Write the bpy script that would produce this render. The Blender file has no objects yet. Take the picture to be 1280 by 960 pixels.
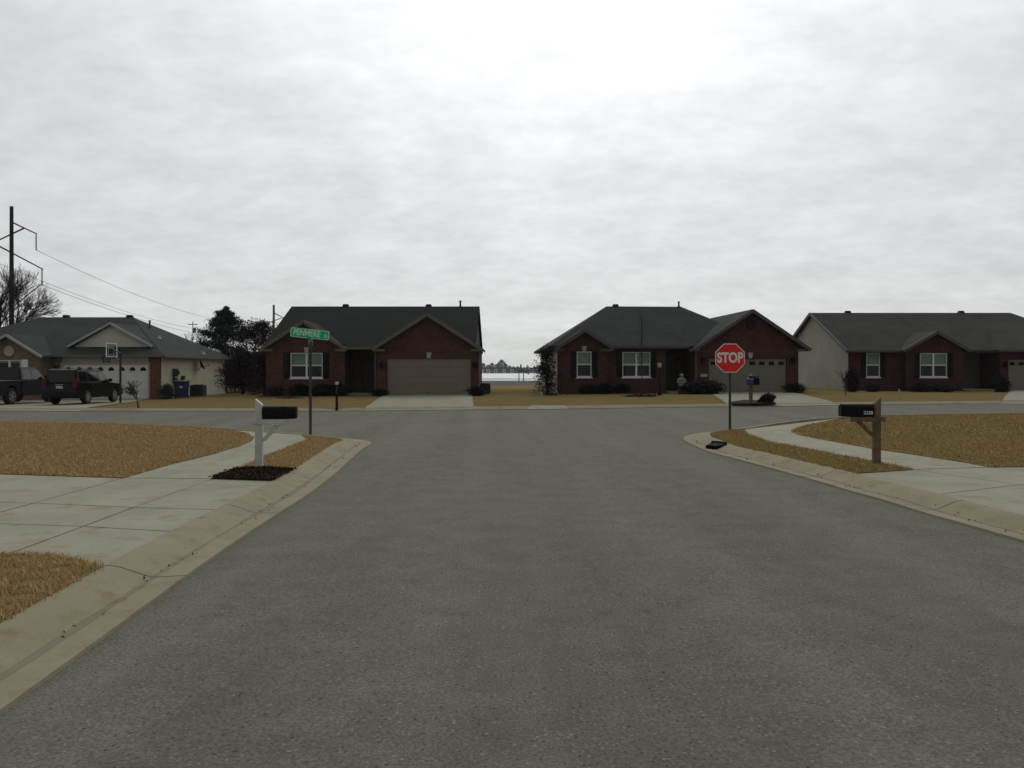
import bpy, bmesh, math, random
import numpy as np
from mathutils import Vector, Matrix
random.seed(7); rng = np.random.default_rng(11)
scene = bpy.context.scene
col = scene.collection
R = math.radians
CAM_H = 1.6
TILT = 0.006                       # the whole estate falls gently to the left

def gz(X):                         # height of the road plane
    return TILT * max(-70.0, min(80.0, X))
def G(px, py, off=0.0):            # ground point seen at a pixel of the photograph
    dx = (px - 640) / 1000.0; dz = -(py - 463) / 1000.0
    t = (CAM_H - off) / (TILT * dx - dz)
    return Vector((dx * t, t))

# ------------------------------------------------------------------ materials
def new_mat(name):
    m = bpy.data.materials.new(name); m.use_nodes = True
    nt = m.node_tree; b = nt.nodes['Principled BSDF']
    return m, nt, b
def node(nt, t, **kw):
    n = nt.nodes.new(t)
    for k, v in kw.items():
        if k in n.inputs.keys(): n.inputs[k].default_value = v
        else: setattr(n, k, v)
    return n
def rgba(c): return (c[0], c[1], c[2], 1)
def mixc(nt, fac, a, b, bt='MIX'):
    n = nt.nodes.new('ShaderNodeMix'); n.data_type = 'RGBA'; n.blend_type = bt
    for s, v in ((0, fac), (6, a), (7, b)):
        if hasattr(v, 'links'): nt.links.new(v, n.inputs[s])
        elif s == 0: n.inputs[0].default_value = v
        else: n.inputs[s].default_value = rgba(v)
    return n.outputs[2]
def ramp(nt, src, p0, p1, c0=(0, 0, 0), c1=(1, 1, 1)):
    n = nt.nodes.new('ShaderNodeValToRGB'); e = n.color_ramp.elements
    e[0].position = p0; e[1].position = p1; e[0].color = rgba(c0); e[1].color = rgba(c1)
    nt.links.new(src, n.inputs[0]); return n.outputs[0]
def noise(nt, vec, scale, detail=4, rough=.55):
    n = node(nt, 'ShaderNodeTexNoise', Scale=scale, Detail=detail, Roughness=rough)
    if vec is not None: nt.links.new(vec, n.inputs['Vector'])
    return n.outputs[0]
def objco(nt): return nt.nodes.new('ShaderNodeTexCoord').outputs['Object']
def bump(nt, b, h, strength, dist):
    n = node(nt, 'ShaderNodeBump', Strength=strength, Distance=dist)
    nt.links.new(h, n.inputs['Height']); nt.links.new(n.outputs[0], b.inputs['Normal'])

def M(name, c1, c2=None, scale=6, rough=.7, bmp=0, spec=.4, metal=0, detail=4):
    m, nt, b = new_mat(name)
    b.inputs['Roughness'].default_value = rough; b.inputs['Metallic'].default_value = metal
    b.inputs['Specular IOR Level'].default_value = spec
    if c2 is None: c2 = tuple(x * .8 for x in c1)
    co = objco(nt); n = noise(nt, co, scale, detail)
    nt.links.new(mixc(nt, ramp(nt, n, .35, .65), c1, c2), b.inputs['Base Color'])
    if bmp: bump(nt, b, n, bmp, .02)
    return m

def brick_mat(name, c1, c2, mortar):
    m, nt, b = new_mat(name); b.inputs['Roughness'].default_value = .9; b.inputs['Specular IOR Level'].default_value = .2
    co = objco(nt); s = node(nt, 'ShaderNodeSeparateXYZ'); nt.links.new(co, s.inputs[0])
    a = node(nt, 'ShaderNodeMath', operation='ADD'); nt.links.new(s.outputs[0], a.inputs[0]); nt.links.new(s.outputs[1], a.inputs[1])
    c = node(nt, 'ShaderNodeCombineXYZ'); nt.links.new(a.outputs[0], c.inputs[0]); nt.links.new(s.outputs[2], c.inputs[1])
    br = nt.nodes.new('ShaderNodeTexBrick'); nt.links.new(c.outputs[0], br.inputs['Vector'])
    br.inputs['Scale'].default_value = 1; br.inputs['Brick Width'].default_value = .215; br.inputs['Row Height'].default_value = .075
    br.inputs['Mortar Size'].default_value = .009; br.inputs['Color1'].default_value = rgba(c1); br.inputs['Color2'].default_value = rgba(c2)
    br.inputs['Mortar'].default_value = rgba(mortar)
    n = ramp(nt, noise(nt, co, 1.3, 5), .3, .75, (.72, .72, .72), (1.25, 1.2, 1.2))
    o = mixc(nt, 1.0, br.outputs[0], n, 'MULTIPLY')
    n2 = ramp(nt, noise(nt, c.outputs[0], 9, 3), .3, .7, (.7, .7, .7), (1.3, 1.3, 1.3))
    nt.links.new(mixc(nt, 1.0, o, n2, 'MULTIPLY'), b.inputs['Base Color'])
    bump(nt, b, br.outputs['Fac'], .4, -.01)
    return m

def shingle_mat(name, c1, c2):
    m, nt, b = new_mat(name); b.inputs['Roughness'].default_value = .95; b.inputs['Specular IOR Level'].default_value = .15
    co = objco(nt); s = node(nt, 'ShaderNodeSeparateXYZ'); nt.links.new(co, s.inputs[0])
    a = node(nt, 'ShaderNodeMath', operation='MULTIPLY'); a.inputs[1].default_value = .12; nt.links.new(s.outputs[1], a.inputs[0])
    a2 = node(nt, 'ShaderNodeMath', operation='ADD'); nt.links.new(s.outputs[0], a2.inputs[0]); nt.links.new(a.outputs[0], a2.inputs[1])
    c = node(nt, 'ShaderNodeCombineXYZ'); nt.links.new(a2.outputs[0], c.inputs[0]); nt.links.new(s.outputs[2], c.inputs[1])
    br = nt.nodes.new('ShaderNodeTexBrick'); nt.links.new(c.outputs[0], br.inputs['Vector'])
    br.inputs['Scale'].default_value = 1; br.inputs['Brick Width'].default_value = .3; br.inputs['Row Height'].default_value = .065
    br.inputs['Mortar Size'].default_value = .006
    br.inputs['Color1'].default_value = rgba(c1); br.inputs['Color2'].default_value = rgba(c2); br.inputs['Mortar'].default_value = rgba([x * .5 for x in c1])
    n = ramp(nt, noise(nt, co, .7, 6, .65), .3, .75, (.75, .75, .75), (1.25, 1.25, 1.25))
    nt.links.new(mixc(nt, 1.0, br.outputs[0], n, 'MULTIPLY'), b.inputs['Base Color'])
    return m

def siding_mat(name, c, pitch=.11):
    m, nt, b = new_mat(name); b.inputs['Roughness'].default_value = .6; b.inputs['Specular IOR Level'].default_value = .25
    co = objco(nt); s = node(nt, 'ShaderNodeSeparateXYZ'); nt.links.new(co, s.inputs[0])
    d = node(nt, 'ShaderNodeMath', operation='DIVIDE'); d.inputs[1].default_value = pitch; nt.links.new(s.outputs[2], d.inputs[0])
    f = node(nt, 'ShaderNodeMath', operation='FRACT'); nt.links.new(d.outputs[0], f.inputs[0])
    n = ramp(nt, noise(nt, co, .6, 5), .3, .75, (.82, .82, .8), (1.08, 1.08, 1.08))
    nt.links.new(mixc(nt, 1.0, c, n, 'MULTIPLY'), b.inputs['Base Color'])
    bump(nt, b, f.outputs[0], .7, -.015)
    return m

def asphalt_mat():
    m, nt, b = new_mat('aged_asphalt'); b.inputs['Roughness'].default_value = .93; b.inputs['Specular IOR Level'].default_value = .2
    co = objco(nt)
    big = ramp(nt, noise(nt, co, .16, 4, .6), .32, .7)
    c = mixc(nt, big, (.150, .142, .115), (.164, .158, .126))
    mp = node(nt, 'ShaderNodeMapping'); mp.inputs['Scale'].default_value = (1.1, .09, 1); nt.links.new(co, mp.inputs[0])
    st = ramp(nt, noise(nt, mp.outputs[0], .9, 5, .6), .3, .72, (.84, .84, .84), (1.1, 1.1, 1.1))
    c = mixc(nt, 1.0, c, st, 'MULTIPLY')
    mid = ramp(nt, noise(nt, co, 2.4, 6, .7), .3, .72, (.82, .82, .82), (1.14, 1.14, 1.14))
    c = mixc(nt, 1.0, c, mid, 'MULTIPLY')
    fine = ramp(nt, noise(nt, co, 62, 4, .82), .3, .72, (.42, .42, .42), (1.55, 1.54, 1.5))
    c = mixc(nt, 1.0, c, fine, 'MULTIPLY')
    v = node(nt, 'ShaderNodeTexVoronoi', Scale=80.0); nt.links.new(co, v.inputs['Vector'])
    sp = ramp(nt, v.outputs['Color'], .86, .93)
    c = mixc(nt, sp, c, (.24, .23, .2))
    dk = ramp(nt, v.outputs['Color'], .06, .12, (1, 1, 1), (0, 0, 0))
    c = mixc(nt, dk, c, (.05, .048, .045))
    ov = node(nt, 'ShaderNodeTexVoronoi', Scale=1.1); ow = nt.nodes.new('ShaderNodeVectorMath'); ow.operation = 'ADD'
    on = node(nt, 'ShaderNodeTexNoise', Scale=7.0, Detail=3.0); os_ = nt.nodes.new('ShaderNodeVectorMath'); os_.operation = 'SCALE'; os_.inputs['Scale'].default_value = .12
    nt.links.new(co, on.inputs['Vector']); nt.links.new(on.outputs['Color'], os_.inputs[0]); nt.links.new(co, ow.inputs[0]); nt.links.new(os_.outputs[0], ow.inputs[1]); nt.links.new(ow.outputs[0], ov.inputs['Vector'])
    dr_ = ramp(nt, ov.outputs['Distance'], .03, .10, (.72, .71, .70), (1, 1, 1)); og = ramp(nt, ov.outputs['Color'], .55, .6)
    c = mixc(nt, og, c, mixc(nt, 1.0, c, dr_, 'MULTIPLY'))
    tx = nt.nodes.new('ShaderNodeSeparateXYZ'); nt.links.new(co, tx.inputs[0])
    wob = node(nt, 'ShaderNodeMath', operation='MULTIPLY_ADD'); wob.inputs[1].default_value = .045; nt.links.new(tx.outputs[1], wob.inputs[0]); nt.links.new(tx.outputs[0], wob.inputs[2])
    wv_ = node(nt, 'ShaderNodeMath', operation='MULTIPLY'); wv_.inputs[1].default_value = 3.4; nt.links.new(wob.outputs[0], wv_.inputs[0])
    cs_ = node(nt, 'ShaderNodeMath', operation='COSINE'); nt.links.new(wv_.outputs[0], cs_.inputs[0])
    lane = ramp(nt, cs_.outputs[0], 0, 1, (.965, .965, .965), (1.05, 1.05, 1.045)); c = mixc(nt, 1.0, c, lane, 'MULTIPLY')   # wheel paths polished paler
    # hairline cracks and old tar seams
    wv = node(nt, 'ShaderNodeTexVoronoi', Scale=.33, feature='DISTANCE_TO_EDGE')
    w = nt.nodes.new('ShaderNodeVectorMath'); w.operation = 'ADD'
    nn = node(nt, 'ShaderNodeTexNoise', Scale=1.6, Detail=5.0); nt.links.new(co, nn.inputs['Vector'])
    nt.links.new(co, w.inputs[0]); nt.links.new(nn.outputs['Color'], w.inputs[1]); nt.links.new(w.outputs[0], wv.inputs['Vector'])
    ck = ramp(nt, wv.outputs['Distance'], .0, .006, (.55, .55, .55), (1, 1, 1))
    gate = ramp(nt, noise(nt, co, .35, 3), .62, .72)
    c = mixc(nt, gate, c, mixc(nt, 1.0, c, ck, 'MULTIPLY'))
    nt.links.new(c, b.inputs['Base Color'])
    bump(nt, b, fine, .35, .006)
    return m

def concrete_mat(name, c, warm=(.9, .82, .62)):
    m, nt, b = new_mat(name); b.inputs['Roughness'].default_value = .9; b.inputs['Specular IOR Level'].default_value = .2
    co = objco(nt)
    n1 = ramp(nt, noise(nt, co, .9, 6, .65), .3, .72, (.84, .84, .82), (1.1, 1.1, 1.08))
    o = mixc(nt, 1.0, c, n1, 'MULTIPLY')
    st = ramp(nt, noise(nt, co, 3.1, 5, .7), .52, .72)
    o = mixc(nt, st, o, tuple(a * w * .82 for a, w in zip(c, warm)))
    n2 = ramp(nt, noise(nt, co, 60, 2, .8), .25, .75, (.86, .86, .86), (1.12, 1.12, 1.12))
    o = mixc(nt, 1.0, o, n2, 'MULTIPLY')
    nt.links.new(o, b.inputs['Base Color'])
    bump(nt, b, n2, .15, .004)
    return m

def lawn_mat(name, c1, c2, c3):
    m, nt, b = new_mat(name); b.inputs['Roughness'].default_value = 1; b.inputs['Specular IOR Level'].default_value = .05
    co = objco(nt)
    o = mixc(nt, ramp(nt, noise(nt, co, .45, 5, .6), .33, .68), c1, c2)
    o = mixc(nt, ramp(nt, noise(nt, co, 2.3, 6, .7), .52, .75), o, c3)
    f = ramp(nt, noise(nt, co, 28, 4, .8), .25, .75, (.55, .55, .55), (1.4, 1.4, 1.4))
    o = mixc(nt, 1.0, o, f, 'MULTIPLY')
    nt.links.new(o, b.inputs['Base Color']); bump(nt, b, f, .6, .03)
    return m

def leaf_mat(name, c1, c2, c3=None):
    m, nt, b = new_mat(name); b.inputs['Roughness'].default_value = .75; b.inputs['Specular IOR Level'].default_value = .15
    co = objco(nt)
    o = mixc(nt, ramp(nt, noise(nt, co, 2.2, 3), .35, .65), c1, c2)
    if c3: o = mixc(nt, ramp(nt, noise(nt, co, 11, 2), .5, .7), o, c3)
    nt.links.new(o, b.inputs['Base Color']); return m

def glass_mat(name, tint):                # window glass: clear with a mirror film by angle
    m, nt, b = new_mat(name); nt.nodes.remove(b); out = nt.nodes['Material Output']
    t = node(nt, 'ShaderNodeBsdfTransparent'); t.inputs[0].default_value = rgba(tint)
    g = node(nt, 'ShaderNodeBsdfGlossy', Roughness=.02); f = node(nt, 'ShaderNodeFresnel', IOR=1.45)
    x = nt.nodes.new('ShaderNodeMixShader')
    ge = nt.nodes.new('ShaderNodeNewGeometry'); iv = node(nt, 'ShaderNodeMath', operation='SUBTRACT'); iv.inputs[0].default_value = 1; nt.links.new(ge.outputs['Backfacing'], iv.inputs[1])
    mu = node(nt, 'ShaderNodeMath', operation='MULTIPLY'); nt.links.new(f.outputs[0], mu.inputs[0]); nt.links.new(iv.outputs[0], mu.inputs[1])
    nt.links.new(mu.outputs[0], x.inputs[0]); nt.links.new(t.outputs[0], x.inputs[1]); nt.links.new(g.outputs[0], x.inputs[2])
    nt.links.new(x.outputs[0], out.inputs[0]); return m

mt = {}
mt['asphalt'] = asphalt_mat()
mt['walk'] = concrete_mat('pale_concrete', (.335, .322, .248))
mt['kerb'] = concrete_mat('kerb_concrete', (.295, .262, .178))
mt['joint'] = M('dirty_joint', (.10, .088, .064), (.07, .06, .045), 9, .95)
mt['tar'] = M('old_tar', (.085, .08, .072), (.11, .104, .092), 5, .85)
mt['silt'] = concrete_mat('gutter_silt', (.235, .205, .14))
mt['drive'] = concrete_mat('driveway_concrete', (.29, .275, .215))
mt['lawn'] = lawn_mat('dormant_turf', (.26, .185, .08), (.215, .155, .066), (.17, .12, .05))
mt['lawnfar'] = lawn_mat('dormant_turf_far', (.205, .145, .05), (.168, .124, .045), (.13, .104, .04))
mt['lawnback'] = lawn_mat('orange_dormant_turf', (.27, .165, .065), (.23, .145, .06), (.2, .135, .055))
mt['ground'] = lawn_mat('bleached_field', (.135, .128, .105), (.11, .11, .095), (.1, .1, .085))
mt['mulch'] = M('dark_mulch', (.04, .024, .015), (.02, .013, .009), 30, .95, .8, .1)
mt['soil'] = M('bare_soil', (.05, .035, .02), (.03, .02, .012), 20, .95, .3, .1)
mt['brickA'] = brick_mat('red_brick', (.110, .043, .034), (.077, .031, .026), (.10, .07, .06))
mt['brickB'] = brick_mat('dark_red_brick', (.098, .036, .030), (.068, .026, .023), (.08, .054, .047))
mt['brickC'] = brick_mat('wine_brick', (.085, .024, .029), (.062, .019, .023), (.065, .038, .041))
mt['brickD'] = brick_mat('tan_brick', (.21, .145, .10), (.15, .105, .075), (.21, .18, .15))
mt['roofA'] = shingle_mat('black_shingle', (.009, .0125, .0115), (.013, .017, .0155))
mt['roofB'] = shingle_mat('charcoal_shingle', (.034, .039, .040), (.046, .05, .049))
mt['roofC'] = shingle_mat('olive_shingle', (.045, .048, .038), (.058, .06, .048))
mt['roofD'] = shingle_mat('grey_shingle', (.040, .049, .046), (.052, .060, .056))
mt['cream'] = siding_mat('cream_siding', (.72, .67, .52))
mt['ivory'] = siding_mat('ivory_siding', (.58, .56, .49))
mt['tan'] = siding_mat('grey_tan_siding', (.29, .275, .215))
mt['trim'] = M('tan_trim', (.15, .135, .105), (.12, .11, .085), 4, .6)
mt['creamtrim'] = M('cream_trim', (.42, .43, .39), (.36, .37, .33), 4, .6)
mt['trimB'] = M('brown_trim', (.10, .09, .072), (.08, .072, .058), 4, .6)
mt['white'] = M('white_vinyl', (.80, .80, .77), (.74, .74, .71), 3, .5)
mt['garage'] = M('taupe_steel_door', (.235, .195, .15), (.215, .18, .138), 1.2, .55)
mt['garageB'] = M('grey_taupe_steel_door', (.20, .185, .15), (.18, .168, .136), 1.2, .55)
mt['garageD'] = M('white_steel_door', (.74, .74, .71), (.68, .68, .65), 1.2, .5)
mt['shutter'] = M('black_shutter', (.009, .010, .009), (.007, .007, .007), 8, .7, 0, .15)
mt['dark'] = M('dark_interior', (.004, .005, .005), (.003, .004, .004), 5, 1, 0, .05)  # near-black stands for unlit depth; the shade is in the colour
mt['door'] = M('dark_stained_door', (.03, .013, .011), (.02, .01, .009), 6, .5)
mt['doorC'] = M('taupe_porch_panel', (.12, .1, .075), (.1, .085, .065), 3, .7)
mt['stone'] = M('pale_limestone', (.45, .41, .34), (.36, .33, .28), 6, .85, .2)
mt['blind'] = M('pale_blind', (.40, .46, .43), (.33, .39, .37), 3, .8)
mt['glass'] = glass_mat('window_glass', (.8, .86, .84))
mt['tintglass'] = glass_mat('tinted_glass', (.16, .17, .18))
mt['metal'] = M('grey_metal', (.25, .26, .26), (.2, .2, .2), 8, .4, 0, .5, .8)
mt['galv'] = M('weathered_steel', (.05, .052, .045), (.035, .037, .032), 12, .6, 0, .3)
mt['greenpole'] = M('green_painted_steel', (.012, .03, .022), (.01, .02, .016), 10, .5)
mt['black'] = M('black_enamel', (.005, .005, .006), (.004, .004, .004), 6, .5, 0, .12)
mt['blackpl'] = M('black_plastic', (.009, .009, .010), (.006, .006, .007), 8, .6, 0, .2)
mt['blue'] = M('navy_plastic', (.014, .030, .12), (.011, .023, .095), 5, .45)
mt['bluebox'] = M('blue_enamel', (.018, .028, .12), (.012, .018, .08), 5, .4)
mt['acunit'] = M('dark_brown_steel', (.022, .018, .02), (.015, .013, .014), 10, .55)
mt['acgreen'] = M('dark_green_steel', (.012, .024, .02), (.009, .017, .015), 10, .55)
mt['whitewood'] = M('white_painted_post', (.62, .62, .57), (.52, .52, .47), 7, .6, .1)
mt['wood'] = M('weathered_wood', (.20, .135, .075), (.12, .08, .045), 9, .85, .3)
mt['polewood'] = M('creosoted_pole', (.045, .022, .026), (.03, .016, .019), 3, .9)
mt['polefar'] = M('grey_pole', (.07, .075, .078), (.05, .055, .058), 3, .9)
mt['polepale'] = M('pale_grey_pole', (.16, .165, .165), (.13, .135, .135), 3, .9)
mt['insul'] = M('brown_insulator', (.10, .06, .065), (.07, .04, .045), 6, .4)
mt['wire'] = M('aluminium_wire', (.12, .125, .125), (.09, .095, .095), 3, .6)
mt['stopred'] = M('sign_red', (.80, .010, .016), (.74, .009, .014), 5, .4)
mt['signgreen'] = M('sign_green', (.0, .52, .235), (.0, .47, .21), 5, .4)
mt['greendark'] = M('sign_green_dark', (.02, .12, .06), (.015, .09, .045), 5, .5)  # darker green for the lower name blade
mt['signwhite'] = M('sign_white', (.82, .84, .8), (.74, .77, .73), 8, .4)
mt['signmint'] = M('sign_lettering', (.62, .92, .76), (.55, .86, .7), 8, .4)
mt['iron'] = M('cast_iron', (.012, .011, .01), (.007, .007, .006), 20, .8, .4)
mt['bark'] = M('grey_bark', (.06, .046, .042), (.035, .028, .027), 12, .95, .5)
mt['twig'] = M('dark_twigs', (.055, .042, .042), (.038, .03, .03), 4, .95)
mt['twigpale'] = M('pale_twigs', (.10, .08, .07), (.06, .048, .042), 6, .95)
mt['farwood'] = M('hazed_bare_wood', (.125, .135, .145), (.095, .105, .115), .3, 1)  # distance haze is mixed into this pale bluish colour
mt['fargreen'] = M('hazed_evergreen', (.075, .095, .10), (.06, .08, .085), .3, 1)  # evergreen lightened and blued, haze put into the colour
mt['pine'] = leaf_mat('pine_needles', (.015, .044, .026), (.026, .058, .034), (.009, .024, .015))
mt['cedar'] = leaf_mat('bronzed_cedar', (.026, .024, .018), (.018, .022, .016), (.012, .012, .010))
mt['brush'] = leaf_mat('brown_brush', (.032, .018, .016), (.02, .014, .013), (.045, .024, .022))
mt['box'] = leaf_mat('dark_boxwood', (.006, .009, .006), (.011, .015, .009), (.004, .005, .004))
mt['shrubgreen'] = leaf_mat('grey_green_shrub', (.03, .048, .026), (.045, .062, .036), (.02, .03, .018))
mt['rustshrub'] = leaf_mat('brown_grass_clump', (.03, .016, .010), (.02, .011, .008), (.06, .03, .016))
mt['straw'] = leaf_mat('straw_blades', (.59, .425, .205), (.53, .38, .18), (.42, .305, .145))
mt['straw2'] = leaf_mat('olive_straw_blades', (.47, .345, .14), (.415, .305, .12), (.34, .265, .105))
mt['litter'] = leaf_mat('dry_leaf_litter', (.20, .13, .06), (.10, .065, .035), (.05, .035, .02))
mt['mulchchip'] = leaf_mat('mulch_chips', (.05, .029, .018), (.028, .017, .012), (.075, .044, .028))
mt['paintblack'] = M('black_car_paint', (.004, .004, .005), (.0035, .0035, .004), 2, .25, 0, .25)
mt['paintgrey'] = M('grey_car_paint', (.020, .021, .023), (.017, .018, .019), 2, .25, 0, .3)
mt['tyre'] = M('tyre_rubber', (.012, .012, .012), (.009, .009, .009), 10, .9)
mt['rim'] = M('silver_alloy', (.42, .42, .44), (.35, .35, .37), 6, .35, 0, .5, .6)
mt['tail'] = M('red_lens', (.13, .007, .010), (.10, .005, .008), 4, .3, 0, .25)
mt['plate'] = M('white_plate', (.55, .56, .52), (.45, .46, .43), 9, .5)
mt['chrome'] = M('chrome', (.5, .5, .5), (.45, .45, .45), 6, .25, 0, .5, .9)
mt['statue'] = M('pale_cast_stone', (.24, .235, .225), (.19, .185, .175), 6, .85, .2)

m, nt, b = new_mat('open_water'); mt['water'] = m
b.inputs['Base Color'].default_value = (.10, .13, .125, 1); b.inputs['Roughness'].default_value = .35
n_ = noise(nt, objco(nt), .6, 3); bump(nt, b, n_, .3, .2)
m, nt, b = new_mat('snowy_ice'); mt['ice'] = m
b.inputs['Roughness'].default_value = .75
nt.links.new(mixc(nt, ramp(nt, noise(nt, objco(nt), .03, 4), .35, .7), (.93, .93, .93), (.85, .87, .88)), b.inputs['Base Color'])

# ------------------------------------------------------------------ mesh building
class MB:
    def __init__(s): s.v = []; s.f = []
    def add(s, vs, fs):
        o = len(s.v); s.v += [tuple(v) for v in vs]; s.f += [tuple(i + o for i in f) for f in fs]; return s
    def box(s, x0, x1, y0, y1, z0, z1):
        return s.add([(x0,y0,z0),(x1,y0,z0),(x1,y1,z0),(x0,y1,z0),(x0,y0,z1),(x1,y0,z1),(x1,y1,z1),(x0,y1,z1)],
                     [(0,3,2,1),(4,5,6,7),(0,1,5,4),(1,2,6,5),(2,3,7,6),(3,0,4,7)])
    def hexa(s, bot, top):            # two quads of points
        return s.add(list(bot) + list(top), [(3,2,1,0),(4,5,6,7),(0,1,5,4),(1,2,6,5),(2,3,7,6),(3,0,4,7)])
    def prism(s, poly, f0, f1):       # polygon (list of 2-tuples) through two mapping functions
        n = len(poly); a = [f0(*p) for p in poly]; b_ = [f1(*p) for p in poly]
        return s.add(a + b_, [tuple(range(n))[::-1], tuple(range(n, 2 * n))] + [(i, (i+1) % n, n + (i+1) % n, n + i) for i in range(n)])
    def slab(s, poly3, t):            # top polygon, thickness downwards
        n = len(poly3); lo = [(p[0], p[1], p[2] - t) for p in poly3]
        return s.add(list(poly3) + lo, [tuple(range(n)), tuple(range(n, 2*n))[::-1]] + [(i, n + i, n + (i+1) % n, (i+1) % n) for i in range(n)])
    def tube(s, p0, p1, r0, r1=None, n=8, caps=True):
        r1 = r0 if r1 is None else r1
        p0 = Vector(p0); p1 = Vector(p1); d = (p1 - p0).normalized()
        u = d.orthogonal().normalized(); w = d.cross(u)
        vs = []
        for p, r in ((p0, r0), (p1, r1)):
            for i in range(n):
                a = 2 * math.pi * i / n; vs.append(p + u * (r * math.cos(a)) + w * (r * math.sin(a)))
        fs = [(i, (i+1) % n, n + (i+1) % n, n + i) for i in range(n)]
        if caps: fs += [tuple(range(n))[::-1], tuple(range(n, 2 * n))]
        return s.add(vs, fs)
    def path(s, pts, r, n=6):
        for a, b_ in zip(pts[:-1], pts[1:]): s.tube(a, b_, r, r, n)
        return s
    def beam(s, p0, p1, w, h, axis=(0, 1, 0)):   # rectangular bar, width w along axis, height h
        p0 = Vector(p0); p1 = Vector(p1); d = (p1 - p0).normalized(); a = Vector(axis); a = (a - d * a.dot(d)).normalized(); c = d.cross(a)
        q = [a * (w/2) + c * (h/2), a * (-w/2) + c * (h/2), a * (-w/2) + c * (-h/2), a * (w/2) + c * (-h/2)]
        return s.hexa([p0 + k for k in q], [p1 + k for k in q])
    def lathe(s, prof, c=(0, 0, 0), n=16, axis='z'):
        vs = []; fs = []
        for r, h in prof:
            for i in range(n):
                a = 2 * math.pi * i / n; x, y = r * math.cos(a), r * math.sin(a)
                p = (x, y, h) if axis == 'z' else ((h, x, y) if axis == 'x' else (x, h, y))
                vs.append((p[0] + c[0], p[1] + c[1], p[2] + c[2]))
        for k in range(len(prof) - 1):
            for i in range(n): fs.append((k*n + i, k*n + (i+1) % n, (k+1)*n + (i+1) % n, (k+1)*n + i))
        fs += [tuple(range(n))[::-1], tuple(range((len(prof)-1)*n, len(prof)*n))]
        return s.add(vs, fs)
    def move(s, f): s.v = [tuple(f(Vector(v))) for v in s.v]; return s
    def mesh(s, name, mat, bevel=0, smooth=False, fix=True):
        me = bpy.data.meshes.new(name); me.from_pydata(s.v, [], s.f)
        if fix or bevel:
            bm = bmesh.new(); bm.from_mesh(me)
            bmesh.ops.remove_doubles(bm, verts=bm.verts, dist=1e-5)
            bmesh.ops.recalc_face_normals(bm, faces=bm.faces)
            if bevel:
                ed = [e for e in bm.edges if len(e.link_faces) == 2 and e.calc_face_angle(0) > .5]
                bmesh.ops.bevel(bm, geom=ed, offset=bevel, segments=2, affect='EDGES', clamp_overlap=True)
            bm.to_mesh(me); bm.free()
        if smooth:
            me.shade_smooth()
            try: me.set_sharp_from_angle(angle=R(40))
            except Exception: pass
        me.materials.append(mat); return me
    def build(s, name, mat, parent=None, bevel=0, smooth=False, fix=True):
        o = bpy.data.objects.new(name, s.mesh(name, mat, bevel, smooth, fix)); col.objects.link(o)
        if parent: o.parent = parent
        return o

def np_obj(name, verts, k, mat, parent=None):       # verts (N,3), consecutive k-gons
    n = len(verts); me = bpy.data.meshes.new(name)
    me.vertices.add(n); me.vertices.foreach_set('co', np.ascontiguousarray(verts, dtype=np.float32).ravel())
    me.loops.add(n); me.loops.foreach_set('vertex_index', np.arange(n, dtype=np.int32))
    me.polygons.add(n // k); me.polygons.foreach_set('loop_start', np.arange(0, n, k, dtype=np.int32))
    try: me.polygons.foreach_set('loop_total', np.full(n // k, k, dtype=np.int32))
    except Exception: pass
    me.update(calc_edges=True); me.materials.append(mat)
    o = bpy.data.objects.new(name, me); col.objects.link(o)
    if parent: o.parent = parent
    return o
def leaves(pts, size, aspect=.5, droop=0, rs=rng):     # leaf quads round points
    n = len(pts); d = rs.normal(size=(n, 3)); d[:, 2] += droop; d /= np.linalg.norm(d, axis=1)[:, None]
    e = rs.normal(size=(n, 3)); e -= d * (d * e).sum(1)[:, None]; e /= np.linalg.norm(e, axis=1)[:, None]
    L = (size * rs.uniform(.6, 1.3, n))[:, None]; W = L * aspect
    q = np.stack([pts - d * L * .5, pts + e * W * .5, pts + d * L * .5, pts - e * W * .5], 1)
    return q.reshape(-1, 3)

def tag(o, label=None, cat=None, group=None, kind=None):
    if label: o['label'] = label
    if cat: o['category'] = cat
    if group: o['group'] = group
    if kind: o['kind'] = kind
    return o
def thing(name, label, cat, loc, rz=0, group=None):
    o = bpy.data.objects.new(name, None); col.objects.link(o); o.location = loc; o.rotation_euler = (0, 0, rz); o.empty_display_size = .3
    return tag(o, label, cat, group)
def dup(root, loc, rz=0, sc=None, label=None):
    r = root.copy(); col.objects.link(r); r.location = loc; r.rotation_euler = (0, 0, rz)
    if sc: r.scale = sc
    if label: r['label'] = label
    for ch in list(root.children):
        c = ch.copy(); col.objects.link(c); c.parent = r
        for g in list(ch.children):
            d = g.copy(); col.objects.link(d); d.parent = c
    return r
def struct(o): o['kind'] = 'structure'; return o
def text_mesh(txt, size, mat, name, ext=.002, bold=.0, sx=1.0, parent=None):
    cu = bpy.data.curves.new(name, 'FONT'); cu.body = txt; cu.size = size; cu.align_x = 'CENTER'; cu.align_y = 'CENTER'
    cu.extrude = ext; cu.offset = bold
    t = bpy.data.objects.new('tmp_text', cu); col.objects.link(t)
    dg = bpy.context.evaluated_depsgraph_get(); me = bpy.data.meshes.new_from_object(t.evaluated_get(dg))
    bpy.data.objects.remove(t); bpy.data.curves.remove(cu)
    me.transform(Matrix.Rotation(R(90), 4, 'X') @ Matrix.Scale(sx, 4, (1, 0, 0)))   # reads from -Y
    me.materials.clear(); me.materials.append(mat); me.name = name
    o = bpy.data.objects.new(name, me); col.objects.link(o)
    if parent: o.parent = parent
    return o

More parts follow.
